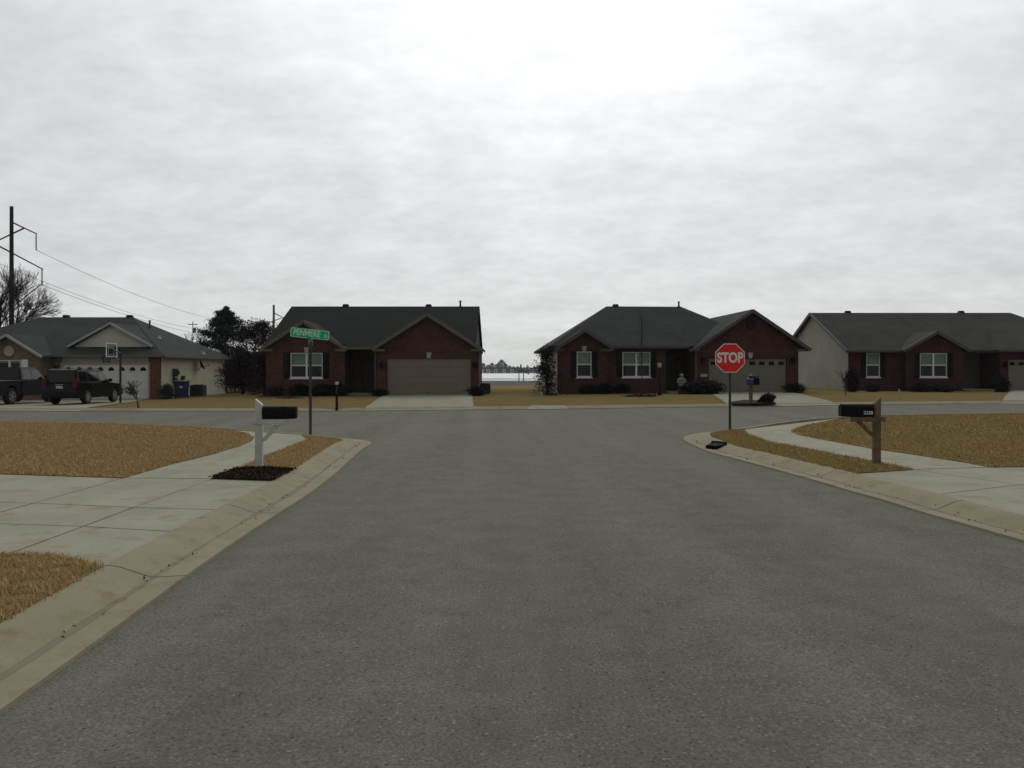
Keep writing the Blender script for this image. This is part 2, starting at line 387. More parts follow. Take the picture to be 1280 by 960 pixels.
# ------------------------------------------------------------------ ground, roads, kerbs, lawns
def V3(p, off): return (p[0], p[1], gz(p[0]) + off)
def poly_px(pts, off): return [G(x, y, off) for x, y in pts]
def slab_obj(name, polys, off, mat, t=.25):
    mb = MB()
    for P in polys: mb.slab([V3(p, off) for p in P], t)
    o = mb.build(name, mat); return struct(o)

mb = MB(); mb.add([(-1090,-60,-.4),(1090,-60,-.4),(1090,1090,-.4),(-1090,1090,-.4)], [(0,1,2,3)])
struct(mb.build('ground', mt['ground']))
# asphalt (one sheet for the street and the cross street)
mb = MB(); mb.add([V3((-62,-12),0),V3((62,-12),0),V3((62,37.5),0),V3((-62,37.5),0)], [(0,1,2,3)])
struct(mb.build('road', mt['asphalt']))

def seam(pts, w_):
    P_ = [G(x, y, 0) for x, y in pts]; mb = MB(); rs = random.Random(len(pts)); Q = []
    for a, b_ in zip(P_[:-1], P_[1:]):
        for i in range(14): Q.append(a.lerp(b_, i/14) + Vector((rs.uniform(-.012,.012), rs.uniform(-.02,.02))))
    n_ = len(Q); vs = [(q.x, q.y-w_*rs.uniform(.3,.6), gz(q.x)+.004) for q in Q] + [(q.x, q.y+w_*rs.uniform(.3,.6), gz(q.x)+.004) for q in Q]
    mb.add(vs, [(i, i+1, n_+i+1, n_+i) for i in range(n_-1)]); struct(mb.build('tar_seam', mt['tar'], fix=False))
seam([(392,531),(470,529.5),(545,527),(640,525.5)], .10); seam([(752,531),(800,530),(858,533)], .09)
backL = [Vector((-2.55,-12)), Vector((-2.75,-2))] + poly_px([(0,778),(129,708),(225,658),(346,600),(417,554)], .1)
backL += poly_px([(429,550.8),(428,548.6),(418,547),(400,545.3),(370,542.5),(334,540),(300,537),(250,533),(150,529.3),(0,526.8)], .1) + [Vector((-60,27.5))]
backR = [Vector((5.9,-12)), Vector((5.75,-2)), Vector((5.45,5))] + poly_px([(1280,644),(1214,629),(1174,617.5),(1111,603),(1069,592),(1000,576),(959,566.5),(922,558.5),(904,552),(890,546.5),(886,543),(892,540),(909,537.5),(931,535.5),(959,531.2),(1000,525),(1057,521),(1097,519),(1280,516.2)], .1) + [Vector((60,31.5))]
def smooth_line(P, it=2):
    for _ in range(it):
        Q = [P[0]]
        for a, b_ in zip(P[:-1], P[1:]): Q += [a * .75 + b_ * .25, a * .25 + b_ * .75]
        P = Q + [P[-1]]
    return P
def resample(P, step):
    out = [P[0]]; acc = 0
    for a, b_ in zip(P[:-1], P[1:]):
        L = (b_ - a).length
        while acc + L >= step and L > 1e-9:
            a = a + (b_ - a) * ((step - acc) / L); out.append(a); L = (b_ - a).length; acc = 0
        acc += L
    out.append(P[-1]); return out
def kerb(name, back, side, width, prof, step=.35, joint=3.0):
    P = resample(smooth_line(back), step); mb = MB(); rows = []
    for i, p in enumerate(P):
        a = P[max(0, i-1)]; b_ = P[min(len(P)-1, i+1)]; t = (b_ - a)
        if t.length < 1e-6: continue
        t.normalize(); nrm = Vector((t.y, -t.x)) * side
        rows.append([V3(p + nrm * (width * s), z) for s, z in prof])
    n = len(prof); vs = [v for r_ in rows for v in r_]
    fs = []
    for i in range(len(rows) - 1):
        for k in range(n - 1): fs.append((i*n + k, i*n + k + 1, (i+1)*n + k + 1, (i+1)*n + k))
    mb.add(vs, fs)
    # the cast kerb
    o = struct(mb.build(name, mt['kerb'], smooth=True))
    # silt lying in the flow line of the gutter, of uneven width
    db = MB(); rr_ = random.Random(len(rows)); A_ = []; B_ = []; C_ = []; up = Vector((0, 0, .0012))
    for i, row in enumerate(rows):
        w_ = .10 + .30*(.5+.5*math.sin(i*.31)*math.sin(i*.113+1)) + rr_.uniform(0, .15); p6, p7, p8 = Vector(row[6]), Vector(row[7]), Vector(row[8])
        A_.append(p7.lerp(p6, w_) + up); B_.append(p7 + up); C_.append(p7.lerp(p8, w_*.8) + up)
    m_ = len(A_); db.add(A_ + B_ + C_, [(k*m_+i, k*m_+i+1, (k+1)*m_+i+1, (k+1)*m_+i) for i in range(m_-1) for k in range(2)]); db.build('gutter_silt', mt['silt'], o, smooth=True)
    # saw-cut joints across the kerb, thin dark slits
    jb = MB(); k = 0
    for i in range(4, len(rows) - 1, int(joint / step)):
        a = rows[i]; d = (Vector(rows[i+1][0]) - Vector(a[0])).normalized() * .0065
        for q in range(1, n - 2):
            p, p2 = Vector(a[q]) + Vector((0,0,.0015)), Vector(a[q+1]) + Vector((0,0,.0015))
            jb.add([p - d, p2 - d, p2 + d, p + d], [(0,1,2,3)])
    j = jb.build('kerb_joint', mt['joint'], o)
    return o
PROF = [(-.02, -.05), (-.02, .1), (.02, .112), (.10, .108), (.2, .096), (.36, .06), (.5, .026), (.6, .012), (.8, .016), (.985, .022), (1.0, -.02)]
kerb('left_kerb', backL, 1, .64, PROF)
kerb('right_kerb', backR, -1, .60, PROF)
farE = [Vector((-60,29.2))] + poly_px([(-150,513.5),(0,514),(160,514.8),(420,514.6),(520,513),(600,512.6),(700,511.6),(830,509.6),(1000,507.8),(1120,505.8),(1280,505)], 0) + [Vector((60,37))]
farB = [p + Vector((0, .65)) for p in farE]
kerb('far_kerb', farB, 1, .64, PROF)

FL = .19
def house_off(X):                  # the lots step down towards the left and the far right
    def ss(a, b_, x): t = max(0, min(1, (x-a)/(b_-a))); return t*t*(3-2*t)
    return FL - .19*ss(-12, -21, X) - .12*ss(18, 27, X)
def lawn_off(X, Y): return .105 + (house_off(X)-.105) * max(0, min(1, (Y-33.5)/10.5))
# lawns
def inset_slab(name, P, off, mat): return slab_obj(name, [P], off, mat)
lawnL = [Vector((-60,12.4))] + poly_px([(-300,590),(0,592),(154,597),(217,579),(260,569),(300,557),(314,551),(316,546.5),(308,541.5),(290,538)], .11) + poly_px([(250,534),(150,530),(0,527.3)], .11) + [Vector((-60,27.2))]
stripL = poly_px([(384,549),(355,561),(329,571),(296,586.5),(327,585),(366,587.2),(416,554.6),(427,551),(427,549.2),(418,547.4),(400,545.8),(378,543.6)], .11)
lawnLL = [Vector((-60,6.6))] + poly_px([(-178,691),(0,691.5),(60,693),(100,699),(129,708.5),(0,779)], .11) + [Vector((-2.8,-2)), Vector((-2.6,-12)), Vector((-60,-12))]
lawnR = poly_px([(1238,583.3),(1198,576),(1150,569),(1092,560.5),(1050,553),(1020,547.5),(998,543),(989,539.5),(994,536),(1008,531.6),(1028,527.8),(1050,524.6),(1075,522),(1099,520.2),(1280,517.2)], .11) + [Vector((60,31)), Vector((60,13.5))] + poly_px([(1400,583)], .11)
stripR = poly_px([(888,542.5),(893,540.3),(910,538.2),(929,536.9),(934,543),(959,551.6),(1000,559.8),(1050,569.3),(1083,575.5),(1142,586.6),(1069,591.5),(1000,575.6),(959,566),(922,558),(905,551.6),(892,546)], .11)
lawnRR = [Vector((5.95,-12)), Vector((5.8,-2)), Vector((5.6,3.4)), Vector((9,3.3)), Vector((60,3.0)), Vector((60,-12))]
near = [('left_lawn', lawnL), ('left_verge', stripL), ('lower_left_lawn', lawnLL), ('right_lawn', lawnR), ('right_verge', stripR), ('lower_right_lawn', lawnRR)]
for n_, P in near: inset_slab(n_, P, .112, mt['lawn'])
mulchP = poly_px([(264,598),(296,586.5),(327,585),(366,587.2),(342,600.5)], .11)
inset_slab('mulch_bed', mulchP, .118, mt['mulch'])

# walks and near driveways, poured in panels with open joints
def loft_panels(Lp, Rp, step, off, gap=.014):
    L = [Vector(p) for p in Lp]; Rr = [Vector(p) for p in Rp]
    tl = sum((b_ - a).length for a, b_ in zip(L[:-1], L[1:])); tr = sum((b_ - a).length for a, b_ in zip(Rr[:-1], Rr[1:]))
    n = max(2, int((tl + tr) / 2 / step)); sub = 6
    A = resample(L, tl / (n * sub) * .9999); B = resample(Rr, tr / (n * sub) * .9999); polys = []
    for i in range(n):
        a = A[i*sub:(i+1)*sub+1]; b_ = B[i*sub:(i+1)*sub+1]
        if len(a) < 2 or len(b_) < 2: continue
        a = list(a); b_ = list(b_)
        a[0] = a[0] + (a[1]-a[0]).normalized()*gap*.5; b_[0] = b_[0] + (b_[1]-b_[0]).normalized()*gap*.5
        polys.append(a + b_[::-1])
    return polys
walkL = loft_panels(poly_px([(154,597.3),(217,579.3),(260,569.2),(300,557.2),(315,551),(317,546.5),(309,541.3),(291,537.4)], .1),
                    poly_px([(267,598),(297,586.8),(329,571.2),(355,561),(385,549),(379,543.6),(360,542.6),(345,541.4)], .1), 1.5, .1)
slab_obj('left_sidewalk', walkL, .100, mt['walk'])
walkR = loft_panels(poly_px([(931,536.6),(934,542.9),(959,551.5),(1000,559.7),(1050,569.2),(1083,575.4),(1142,586.5)], .1),
                    poly_px([(1050,522.6),(1009,531.2),(989,539.7),(1020,547.8),(1092,561),(1150,569.3),(1238,583.6)], .1), 1.5, .1)
slab_obj('right_sidewalk', walkR, .100, mt['walk'])
def grid_panels(rows, gap=.016):
    polys = []
    for r0, r1 in zip(rows[:-1], rows[1:]):
        for i in range(len(r0) - 1):
            q = [r0[i], r0[i+1], r1[i+1], r1[i]]; c = sum(q, Vector((0, 0))) / 4
            polys.append([p + (c - p).normalized() * gap for p in q])
    return polys
rowsL = [poly_px(r_, .1) for r_ in ([(341,601),(267,598.3),(154,597.5),(0,592.5),(-300,591)], [(270,637),(167,634.3),(42,629),(-150,624),(-520,616)],
                                    [(215,664.3),(104,658),(-47,653),(-290,645),(-760,632)], [(131,708),(12,692),(-178,691),(-460,686),(-1000,676)])]
slab_obj('left_driveway', grid_panels(rowsL), .100, mt['walk'])
rowsR = [poly_px(r_, .1) for r_ in ([(1070,592),(1142,587),(1238,584),(1400,583.6),(1700,582)], [(1174,617.7),(1275,606),(1400,604),(1600,603),(2000,600)],
                                    [(1281,644.5),(1420,640),(1560,637),(1800,634),(2300,630)], [(1640,726),(1850,718),(2100,712),(2500,708),(3200,700)])]
slab_obj('right_driveway', grid_panels(rowsR), .100, mt['walk'])
mb = MB(); mb.add([V3(p, .06) for p in [rowsR[0][0], rowsR[0][-1], rowsR[3][-1], rowsR[3][0]]], [(0,1,2,3)])
mb.add([V3(p, .06) for p in [rowsL[0][0], rowsL[0][-1], rowsL[3][-1], rowsL[3][0]]], [(0,1,2,3)])
struct(mb.build('sub_base', mt['soil']))

# far side: lawn rising to the houses, back lawn, bank, lake
mb = MB(); Fb = resample(farB, .8)
vs = []; n = len(Fb); NR = 9
for r_ in range(NR + 1):
    for p in Fb:
        Y = p.y + (44.5 - p.y) * min(1, r_ / (NR - 1)) if r_ < NR else 62.0
        vs.append(V3(Vector((p.x, Y)), lawn_off(p.x, Y) if r_ else .105))
fs = [(r_*n+i, r_*n+i+1, (r_+1)*n+i+1, (r_+1)*n+i) for r_ in range(NR) for i in range(n-1)]
mb.add(vs, fs); struct(mb.build('front_lawns', mt['lawnfar'], smooth=True))
mb = MB(); xs = list(range(-60, 61, 2))
mb.add([V3((x,61.9),house_off(x)-.004) for x in xs]+[V3((x,75),FL-.02) for x in xs], [(i,i+1,len(xs)+i+1,len(xs)+i) for i in range(len(xs)-1)])
mb.add([V3((x,75),FL-.02) for x in xs]+[(x,95,-.42) for x in xs], [(i,i+1,len(xs)+i+1,len(xs)+i) for i in range(len(xs)-1)])
struct(mb.build('back_lawn', mt['lawnback']))
def shore(y, amp, k): return [(x, y + amp * math.sin(x * .021 * k + k) + amp * .5 * math.sin(x * .053 * k), 0) for x in range(-700, 701, 20)]
def strip(name, y0, y1, z, mat, a0=4, a1=12):
    A = shore(y0, a0, 1.1); B = shore(y1, a1, .7); n = len(A); mb = MB()
    mb.add([(p[0], p[1], z) for p in A] + [(p[0], p[1], z) for p in B], [(i, i+1, n+i+1, n+i) for i in range(n-1)])
    return struct(mb.build(name, mat))
strip('lake_water', 148, 208, -.385, mt['water'], 4, 5)
strip('lake_ice', 206, 520, -.381, mt['ice'], 5, 8)

def far_edge(X):
    for a, b_ in zip(farE[:-1], farE[1:]):
        if a.x <= X <= b_.x: return a.y + (b_.y-a.y)*(X-a.x)/(b_.x-a.x)
    return 33.0
def drive(name, l0, r0, l1, r1, yh, flare=1.0, mat='drive'):
    """pixel columns at the street (l0, r0) and at the garage (l1, r1), garage depth yh"""
    yk = 33.0
    XL0, XR0 = (l0-640)/1000*32.4, (r0-640)/1000*32.4; XL1, XR1 = (l1-640)/1000*yh, (r1-640)/1000*yh
    NS, NC = 14, 8; vs = []; mb = MB()
    for i in range(NS):
        t = i/(NS-1); s_ = max(0, (t-.12)/.88)
        for c in range(NC):
            u = c/(NC-1); xa = XL0+(XR0-XL0)*u; xb = XL1+(XR1-XL1)*u; X = xa+(xb-xa)*t
            ye = far_edge(X) + .02; Y = ye + (yh-ye)*t
            k_ = min(1, (Y-ye)/.75); z = .014 + k_*(lawn_off(X, max(Y, ye+.75)) + .022 - .014)
            vs.append(V3((X, Y), z))
    mb.add(vs, [(i*NC+c, i*NC+c+1, (i+1)*NC+c+1, (i+1)*NC+c) for i in range(NS-1) for c in range(NC-1)])
    lo = len(vs)
    return struct(mb.build(name, mt[mat], smooth=True))
drive('driveway_centre_house', 457, 592, 481, 590, 47.1)
drive('driveway_left_house', -170, 88, -150, 187, 48.5)
drive('driveway_right_house', 921, 1072, 886, 985, 48.9)
drive('driveway_far_right_house', 1300, 1480, 1265, 1400, 53.6)
# concrete apron of the inlet across the street
drive('inlet_apron', 658, 712, 664, 706, 33.5, mat='walk')

# ---- grass blades on the near lawns
def inside(P, pts):
    x, y = pts[:, 0], pts[:, 1]; ins = np.zeros(len(pts), bool); n = len(P)
    for i in range(n):
        x0, y0 = P[i]; x1, y1 = P[(i+1) % n]
        c = ((y0 > y) != (y1 > y)) & (x < (x1-x0) * (y-y0) / (y1-y0+1e-12) + x0); ins ^= c
    return ins
def blades(P, dens, clip, h, w, z, bend=.9):
    P = np.array([(p[0], p[1]) for p in P]); lo = np.maximum(P.min(0), clip[:2]); hi = np.minimum(P.max(0), clip[2:])
    n = int(dens * (hi[0]-lo[0]) * (hi[1]-lo[1])); q = rng.uniform(lo, hi, (n, 2)); q = q[inside(P, q)]; n = len(q)
    q = q + rng.normal(0, .022, q.shape)               # ragged edges
    # clumpy: thin out by a cheap noise
    f = np.sin(q[:,0]*9.1+2*np.sin(q[:,1]*5.3)) * np.sin(q[:,1]*8.3+2*np.sin(q[:,0]*6.1)); q = q[f > -.62]; n = len(q)
    a = rng.uniform(0, 2*np.pi, n); H = h * rng.uniform(.5, 1.25, n); W = w * rng.uniform(.6, 1.3, n)
    g = z + TILT * q[:, 0]; lean = rng.uniform(.1, bend, n) * H; b_ = rng.uniform(0, 2*np.pi, n)
    v = np.zeros((n, 3, 3)); v[:, 0, 0] = q[:,0]-np.cos(a)*W; v[:, 0, 1] = q[:,1]-np.sin(a)*W; v[:, 0, 2] = g-.005
    v[:, 1, 0] = q[:,0]+np.cos(a)*W; v[:, 1, 1] = q[:,1]+np.sin(a)*W; v[:, 1, 2] = g-.005
    v[:, 2, 0] = q[:,0]+np.cos(b_)*lean; v[:, 2, 1] = q[:,1]+np.sin(b_)*lean; v[:, 2, 2] = g+H*.85
    return v.reshape(-1, 3)
allb = [blades(lawnLL, 5600, (-4.6, 3.5, -2.4, 7.2), .042, .0045, .112, 1.3),
        blades(lawnL, 1500, (-12.5, 11.5, -3.5, 18), .05, .008, .112, 1.2), blades(lawnL, 750, (-17, 18, -3.5, 25), .05, .012, .112, 1.2),
        blades(stripL, 2200, (-9, 11, -2, 21), .045, .007, .112, 1.3)]
tag(np_obj('dormant_grass', np.concatenate(allb), 3, mt['straw']), 'straw coloured dormant grass blades on the lawns left of the street', 'grass', kind='stuff')
allb = [blades(lawnR, 1100, (3, 11, 14, 18), .05, .008, .112, 1.2), blades(lawnR, 600, (3, 18, 20, 28), .05, .012, .112, 1.2),
        blades(stripR, 2400, (3, 10, 8, 22), .05, .007, .112, 1.3)]
tag(np_obj('dormant_grass', np.concatenate(allb), 3, mt['straw2']), 'olive tinged dormant grass blades on the lawns right of the street', 'grass', kind='stuff')
Pm = np.array([(p[0], p[1]) for p in mulchP]); q = rng.uniform(Pm.min(0), Pm.max(0), (5000, 2)); q = q[inside(Pm, q)]; q = q + rng.normal(0, .035, q.shape)
q3 = np.c_[q, .125 + TILT*q[:,0] + rng.uniform(0, .02, len(q))]
tag(np_obj('mulch_chips', leaves(q3, .05, .4), 4, mt['mulchchip']), 'dark brown bark mulch around the white mailbox post', 'mulch', kind='stuff')

pts_ = []
for bk, sd_, w_ in ((backL, 1, .64), (backR, -1, .60)):
    P_ = [p for p in resample(smooth_line(bk), .2) if 2.5 < p.y < 24]
    for a, b_ in zip(P_[:-1], P_[1:]):
        t_ = (b_-a).normalized() if (b_-a).length > 1e-6 else None
        if t_ is None: continue
        nr_ = Vector((t_.y, -t_.x)) * sd_
        for _ in range(rng.poisson(.9)):
            sv_ = float(np.clip(rng.normal(.62, .09), .45, .95)); p = a.lerp(b_, rng.random()) + nr_*w_*sv_
            pts_.append((p.x, p.y, gz(p.x) + (.034 if sv_ < .55 else .021)))
tag(np_obj('gutter_litter', leaves(np.array(pts_), .035, .4), 4, mt['litter']), 'scattered straw and leaf bits lying in the kerb gutters', 'litter', kind='stuff')

# ------------------------------------------------------------------ houses
def wall_face(mb, x0, x1, z0, z1, y, ops, d=.12):
    """front face (looking to -y) with openings and their reveals"""
    xs = sorted({x0, x1, *[o[0] for o in ops], *[o[1] for o in ops]}); zs = sorted({z0, z1, *[o[2] for o in ops], *[o[3] for o in ops]})
    for a, b_ in zip(xs[:-1], xs[1:]):
        for c, e in zip(zs[:-1], zs[1:]):
            mx, mz = (a+b_)/2, (c+e)/2
            if any(o[0] < mx < o[1] and o[2] < mz < o[3] for o in ops): continue
            mb.add([(a,y,c),(b_,y,c),(b_,y,e),(a,y,e)], [(0,1,2,3)])
    for a, b_, c, e in ops:
        mb.add([(a,y,c),(a,y,e),(a,y+d,e),(a,y+d,c)], [(0,1,2,3)]); mb.add([(b_,y,c),(b_,y+d,c),(b_,y+d,e),(b_,y,e)], [(0,1,2,3)])
        mb.add([(a,y,e),(b_,y,e),(b_,y+d,e),(a,y+d,e)], [(0,1,2,3)]); mb.add([(a,y,c),(a,y+d,c),(b_,y+d,c),(b_,y,c)], [(0,1,2,3)])
def vquad(mb, p, q, z0, z1):         # vertical quad between plan points
    mb.add([(p[0],p[1],z0),(q[0],q[1],z0),(q[0],q[1],z1),(p[0],p[1],z1)], [(0,1,2,3)])
def gable_roof_y(mb, xc, hw, ze, za, y0, y1, t=.16):      # ridge runs along y
    mb.slab([(xc-hw,y0,ze),(xc,y0,za),(xc,y1,za),(xc-hw,y1,ze)], t); mb.slab([(xc,y0,za),(xc+hw,y0,ze),(xc+hw,y1,ze),(xc,y1,za)], t)
def rake_trim(root, xc, hw, ze, za, y, mat, name='fascia', hh=.2):
    mb = MB()
    for s in (-1, 1):
        mb.beam((xc+s*(hw+.02), y-.02, ze-.10), (xc, y-.02, za-.09), .06, hh)
    return mb.build(name, mat, root)
def window(root, x0, x1, z0, z1, y, mats=None, units=1, shutters=True, keystone=False, sh_w=.36, blind_frac=.5):
    fr = MB(); f = .055
    yy = y + .03
    def bar(a, b_, c, e, yb=yy): fr.box(a, b_, yb, yb + .07, c, e)
    w = (x1 - x0) / units
    bar(x0, x1, z0, z0+f+.02); bar(x0, x1, z1-f, z1)
    for u in range(units + 1):
        xx = x0 + u*w; a = xx - (f if 0 < u < units else (0 if u == 0 else f)); b_ = xx + (f if u < units else 0)
        bar(a, b_, z0+f+.02, z1-f)
    zm = z0 + (z1-z0) * .5
    for u in range(units): bar(x0+u*w+f, x0+(u+1)*w-f, zm-.035, zm+.035, yy+.01)
    F = fr.build('window', mt['white'], root)
    MB().box(x0-.05, x1+.05, y-.05, y+.028, z0-.07, z0-.002).build('sill', mt['white'], F)
    MB().box(x0+.03, x1-.03, yy+.04, yy+.046, z0+.05, z1-.05).build('pane', mt['glass'], F)
    bl = MB()
    for u in range(units): bl.box(x0+u*w+f, x0+(u+1)*w-f, yy+.12, yy+.135, z1-(z1-z0)*blind_frac, z1-f)
    bl.build('blind', mt['blind'], F)
    MB().box(x0+.01, x1-.01, yy+.45, yy+.5, z0, z1).build('dark_room', mt['dark'], F)
    if shutters:
        for a in (x0 - sh_w - .03, x1 + .03):
            sb = MB(); sb.box(a, a+sh_w, y-.045, y-.003, z0-.02, z1+.02)
            k = 12
            for i in range(k):
                zz = z0 + (z1-z0) * (i+.5)/k; sb.box(a+.05, a+sh_w-.05, y-.056, y-.047, zz-.03, zz+.03)
            sb.build('shutter', mt['shutter'], root)
    if keystone:
        xm = (x0+x1)/2
        MB().prism([(-.09,0),(.09,0),(.14,.3),(-.14,.3)], lambda a,b_: (xm+a, y-.035, z1+.02+b_), lambda a,b_: (xm+a, y+.03, z1+.02+b_)).build('keystone', mt['stone'], root)
    return F
def garage_door(root, x0, x1, z0, z1, y, mat, rows=4, panels=0, lites=0, arch=False):
    mb = MB(); h = (z1-z0)/rows
    for i in range(rows):
        mb.box(x0, x1, y, y+.05, z0+i*h+.004, z0+(i+1)*h-.008)
        if panels:
            w = (x1-x0)/panels
            for k in range(panels):
                if lites and i == rows-1: continue
                mb.box(x0+k*w+.09, x0+(k+1)*w-.09, y-.014, y-.001, z0+i*h+.11, z0+(i+1)*h-.11)
    mb.box(x0-.08, x1+.08, y+.052, y+.06, z0-.3, z1+.08)
    D = mb.build('garage_door', mat, root)
    MB().box((x0+x1)/2-.08, (x0+x1)/2+.08, y-.04, y-.004, z0+h*.28, z0+h*.33).build('handle', mt['blackpl'], D)
    if lites:
        w = (x1-x0)/lites
        for k in range(lites):
            a, b_ = x0+k*w+w*.22, x0+(k+1)*w-w*.22; c = z1-h*.72; e = z1-h*.3
            if arch:
                prof = [(a, c), (b_, c)] + [((a+b_)/2 + (b_-a)/2*math.cos(t), c + (e-c)*math.sin(t)) for t in [math.pi*j/8 for j in range(1, 8)]]
            else: prof = [(a, c), (b_, c), (b_, e), (a, e)]
            MB().prism(prof, lambda p,q_: (p, y-.016, q_), lambda p,q_: (p, y-.003, q_)).build('pane', mt['black'], D)
    return D
def vent_boxes(roof, pts):
    for x, y, z in pts:
        MB().hexa([(x-.22,y-.2,z-.1),(x+.22,y-.2,z-.1),(x+.22,y+.2,z-.1),(x-.22,y+.2,z-.1)], [(x-.17,y-.15,z+.16),(x+.17,y-.15,z+.16),(x+.17,y+.15,z+.16),(x-.17,y+.15,z+.16)]).build('roof_vent', mt['blackpl'], roof, .02)
def pipe(roof, x, y, z, h=.5):
    mb = MB(); mb.tube((x,y,z-.3),(x,y,z+h),.06); mb.lathe([(.14,0),(.07,.12)], (x,y,z-.05), 10); mb.lathe([(.09,0),(.09,.06)], (x,y,z+h), 10)
    return mb.build('flue_pipe', mt['galv'], roof)
def lantern(root, x, y, z):
    mb = MB(); mb.box(x-.05,x+.05,y-.04,y-.003,z-.1,z+.12); mb.box(x-.09,x+.09,y-.24,y-.05,z-.17,z+.1)
    mb.add([(x-.12,y-.27,z+.1),(x+.12,y-.27,z+.1),(x+.12,y-.03,z+.1),(x-.12,y-.03,z+.1),(x,y-.15,z+.22)], [(3,2,1,0),(0,1,4),(1,2,4),(2,3,4),(3,0,4)])
    return mb.build('wall_lantern', mt['black'], root)
def gutter(root, p0, p1, mat):
    return MB().beam(p0, p1, .12, .13).build('gutter', mat, root)
def downspout(root, x, y, z0, z1, mat):
    return MB().box(x-.04, x+.04, y-.1, y-.02, z0, z1).build('downspout', mat, root)

# ---- centre house (A)
AX, AY = -14.45, 47.0; AZ = gz(-8) + FL + .01
A = thing('brick_house', 'red brick house with black roof and wide taupe garage, behind the street name sign', 'house', (AX, AY, AZ))
a0 = 1.6 - AZ
def z_at(py, Y): return a0 + (463-py)/1000*Y
ze = 2.72
w = MB()
wall_face(w, 0, 4.62, -.4, ze+.05, 0, [(1.43, 3.32, 1.0, 2.48)], .5)
wall_face(w, 6.5, 12.5, -.4, ze+.05, 0, [(7.1, 12.05, -.0, 2.14)], .2)
vquad(w, (0,0), (0,5.0), -.4, ze); vquad(w, (4.62,0), (4.62,2.3), -.4, ze); vquad(w, (6.5,2.3), (6.5,0), -.4, ze); vquad(w, (12.5,0), (12.5,5.0), -.4, ze)
wall_face(w, 4.62, 6.5, -.4, 3.0, 2.3, [(5.25, 6.2, .1, 2.2)], .1)
def tri(mb, xc, hw, z0, z1, y): mb.add([(xc-hw,y,z0),(xc+hw,y,z0),(xc,y,z1)], [(0,1,2)])
tri(w, 2.28, 2.42, ze-.02, 4.32, -.002); tri(w, 9.5, 3.05, ze-.02, 4.72, -.002)
w.build('wall', mt['brickA'], A)
s = MB(); vquad(s, (0.05,5),(0.05,12),-.4,ze); vquad(s,(12.2,5),(12.2,12),-.4,ze); vquad(s,(0,12),(12.2,12),-.4,ze)
for xx in (.06, 12.15): s.add([(xx,.2,ze),(xx,12.2,ze),(xx,6,5.35)], [(0,1,2)])
s.build('side_wall', mt['brickA'], A)
r = MB(); rz_ = z_at(383, 53.0)
sl = (rz_-ze-.1)/6.3; yf = .15; zf = ze+.1+sl*(yf+.3)
for xa_, xb_, ya_, za_ in ((-.15,4.66,yf,zf),(4.66,6.46,-.3,ze+.1),(6.46,12.3,yf,zf)): r.slab([(xa_,ya_,za_),(xb_,ya_,za_),(xb_,6,rz_),(xa_,6,rz_)], .16)
r.slab([(-.15,6,rz_),(12.3,6,rz_),(12.3,12.3,ze+.1),(-.15,12.3,ze+.1)], .16)
gable_roof_y(r, 2.28, 2.52, ze+.02, z_at(400, 46.7), -.35, 4.6); gable_roof_y(r, 9.5, 3.2, ze+.04, z_at(391, 46.7), -.35, 5.4)
RA = r.build('roof', mt['roofA'], A)
vent_boxes(RA, [(3.4, 6.2, rz_), (8.9, 6.3, rz_)]); pipe(RA, 11.0, 6.4, rz_, .35)
rake_trim(A, 2.28, 2.52, ze+.02, z_at(400,46.7), -.36, mt['trim']); rake_trim(A, 9.5, 3.2, ze+.04, z_at(391,46.7), -.36, mt['trim'])
for x0, x1 in ((-.25,.45),(4.1,4.8),(6.3,7.0),(12.05,12.72)):
    MB().box(x0, x1, -.34, .0, ze-.16, ze-.02).build('cornice_return', mt['trim'], A)
gutter(A, (4.8,-.33,ze+.02), (6.3,-.33,ze+.02), mt['trim'])
MB().box(4.62,6.5,-.2,2.3,ze-.06,ze-.01).build('porch_ceiling', mt['trim'], A)
window(A, 1.43, 3.32, 1.0, 2.48, 0, units=2, keystone=True)
garage_door(A, 7.12, 12.03, .0, 2.13, .1, mt['garage'], 4, 8)
MB().prism([(-.1,0),(.1,0),(.15,.34),(-.15,.34)], lambda a,b_: (9.57+a,-.04,2.16+b_), lambda a,b_: (9.57+a,.03,2.16+b_)).build('keystone', mt['stone'], A)
MB().lathe([(.3,0),(.3,.05),(.22,.06),(.22,.02)], (9.5,-.06,3.75), 20, 'y').build('gable_vent', mt['brickB'], A)
for x in (6.8, 12.28): lantern(A, x, 0, 1.75)
dr = MB().box(5.27,6.18,2.33,2.38,.1,2.18).build('front_door', mt['door'], A)
MB().lathe([(.035,0),(.035,.06)], (6.08,2.26,1.05), 8, 'y').build('handle', mt['chrome'], dr)
MB().box(4.63,6.49,.1,2.3,-.1,.1).build('porch_slab', mt['drive'], A)
downspout(A, 6.42, 0, -.1, ze-.1, mt['trimB'])

# ---- right house (B), turned a little
TH = R(3.0); BX, BY = 2.72, 48.0; BZ = gz(9) + FL - .02
B = thing('brick_house', 'dark red brick house with hipped charcoal roof, behind the stop sign', 'house', (BX, BY, BZ), TH)
def bx(px, ly=0.0):
    q_ = (px-640)/1000; c, s_ = math.cos(TH), math.sin(TH)
    return (q_*(BY+ly*c) - BX + ly*s_) / (c - q_*s_)
def bz(py, lx, ly=0.0): return 1.6 - BZ + (463-py)/1000 * (BY + lx*math.sin(TH) + ly*math.cos(TH))
xw, xm1, xe, xg0, xg1 = bx(760), bx(832,.6), bx(868), bx(868), bx(998)
ze = 2.72
win1 = (bx(721), bx(739.5), bz(471.5,4), bz(439.5,4)); win2 = (bx(778,.6), bx(813,.6), bz(471.5,6.5,.6), bz(440,6.5,.6))
gd = (bx(886), bx(983.5), -.0, bz(448.5,13))
w = MB()
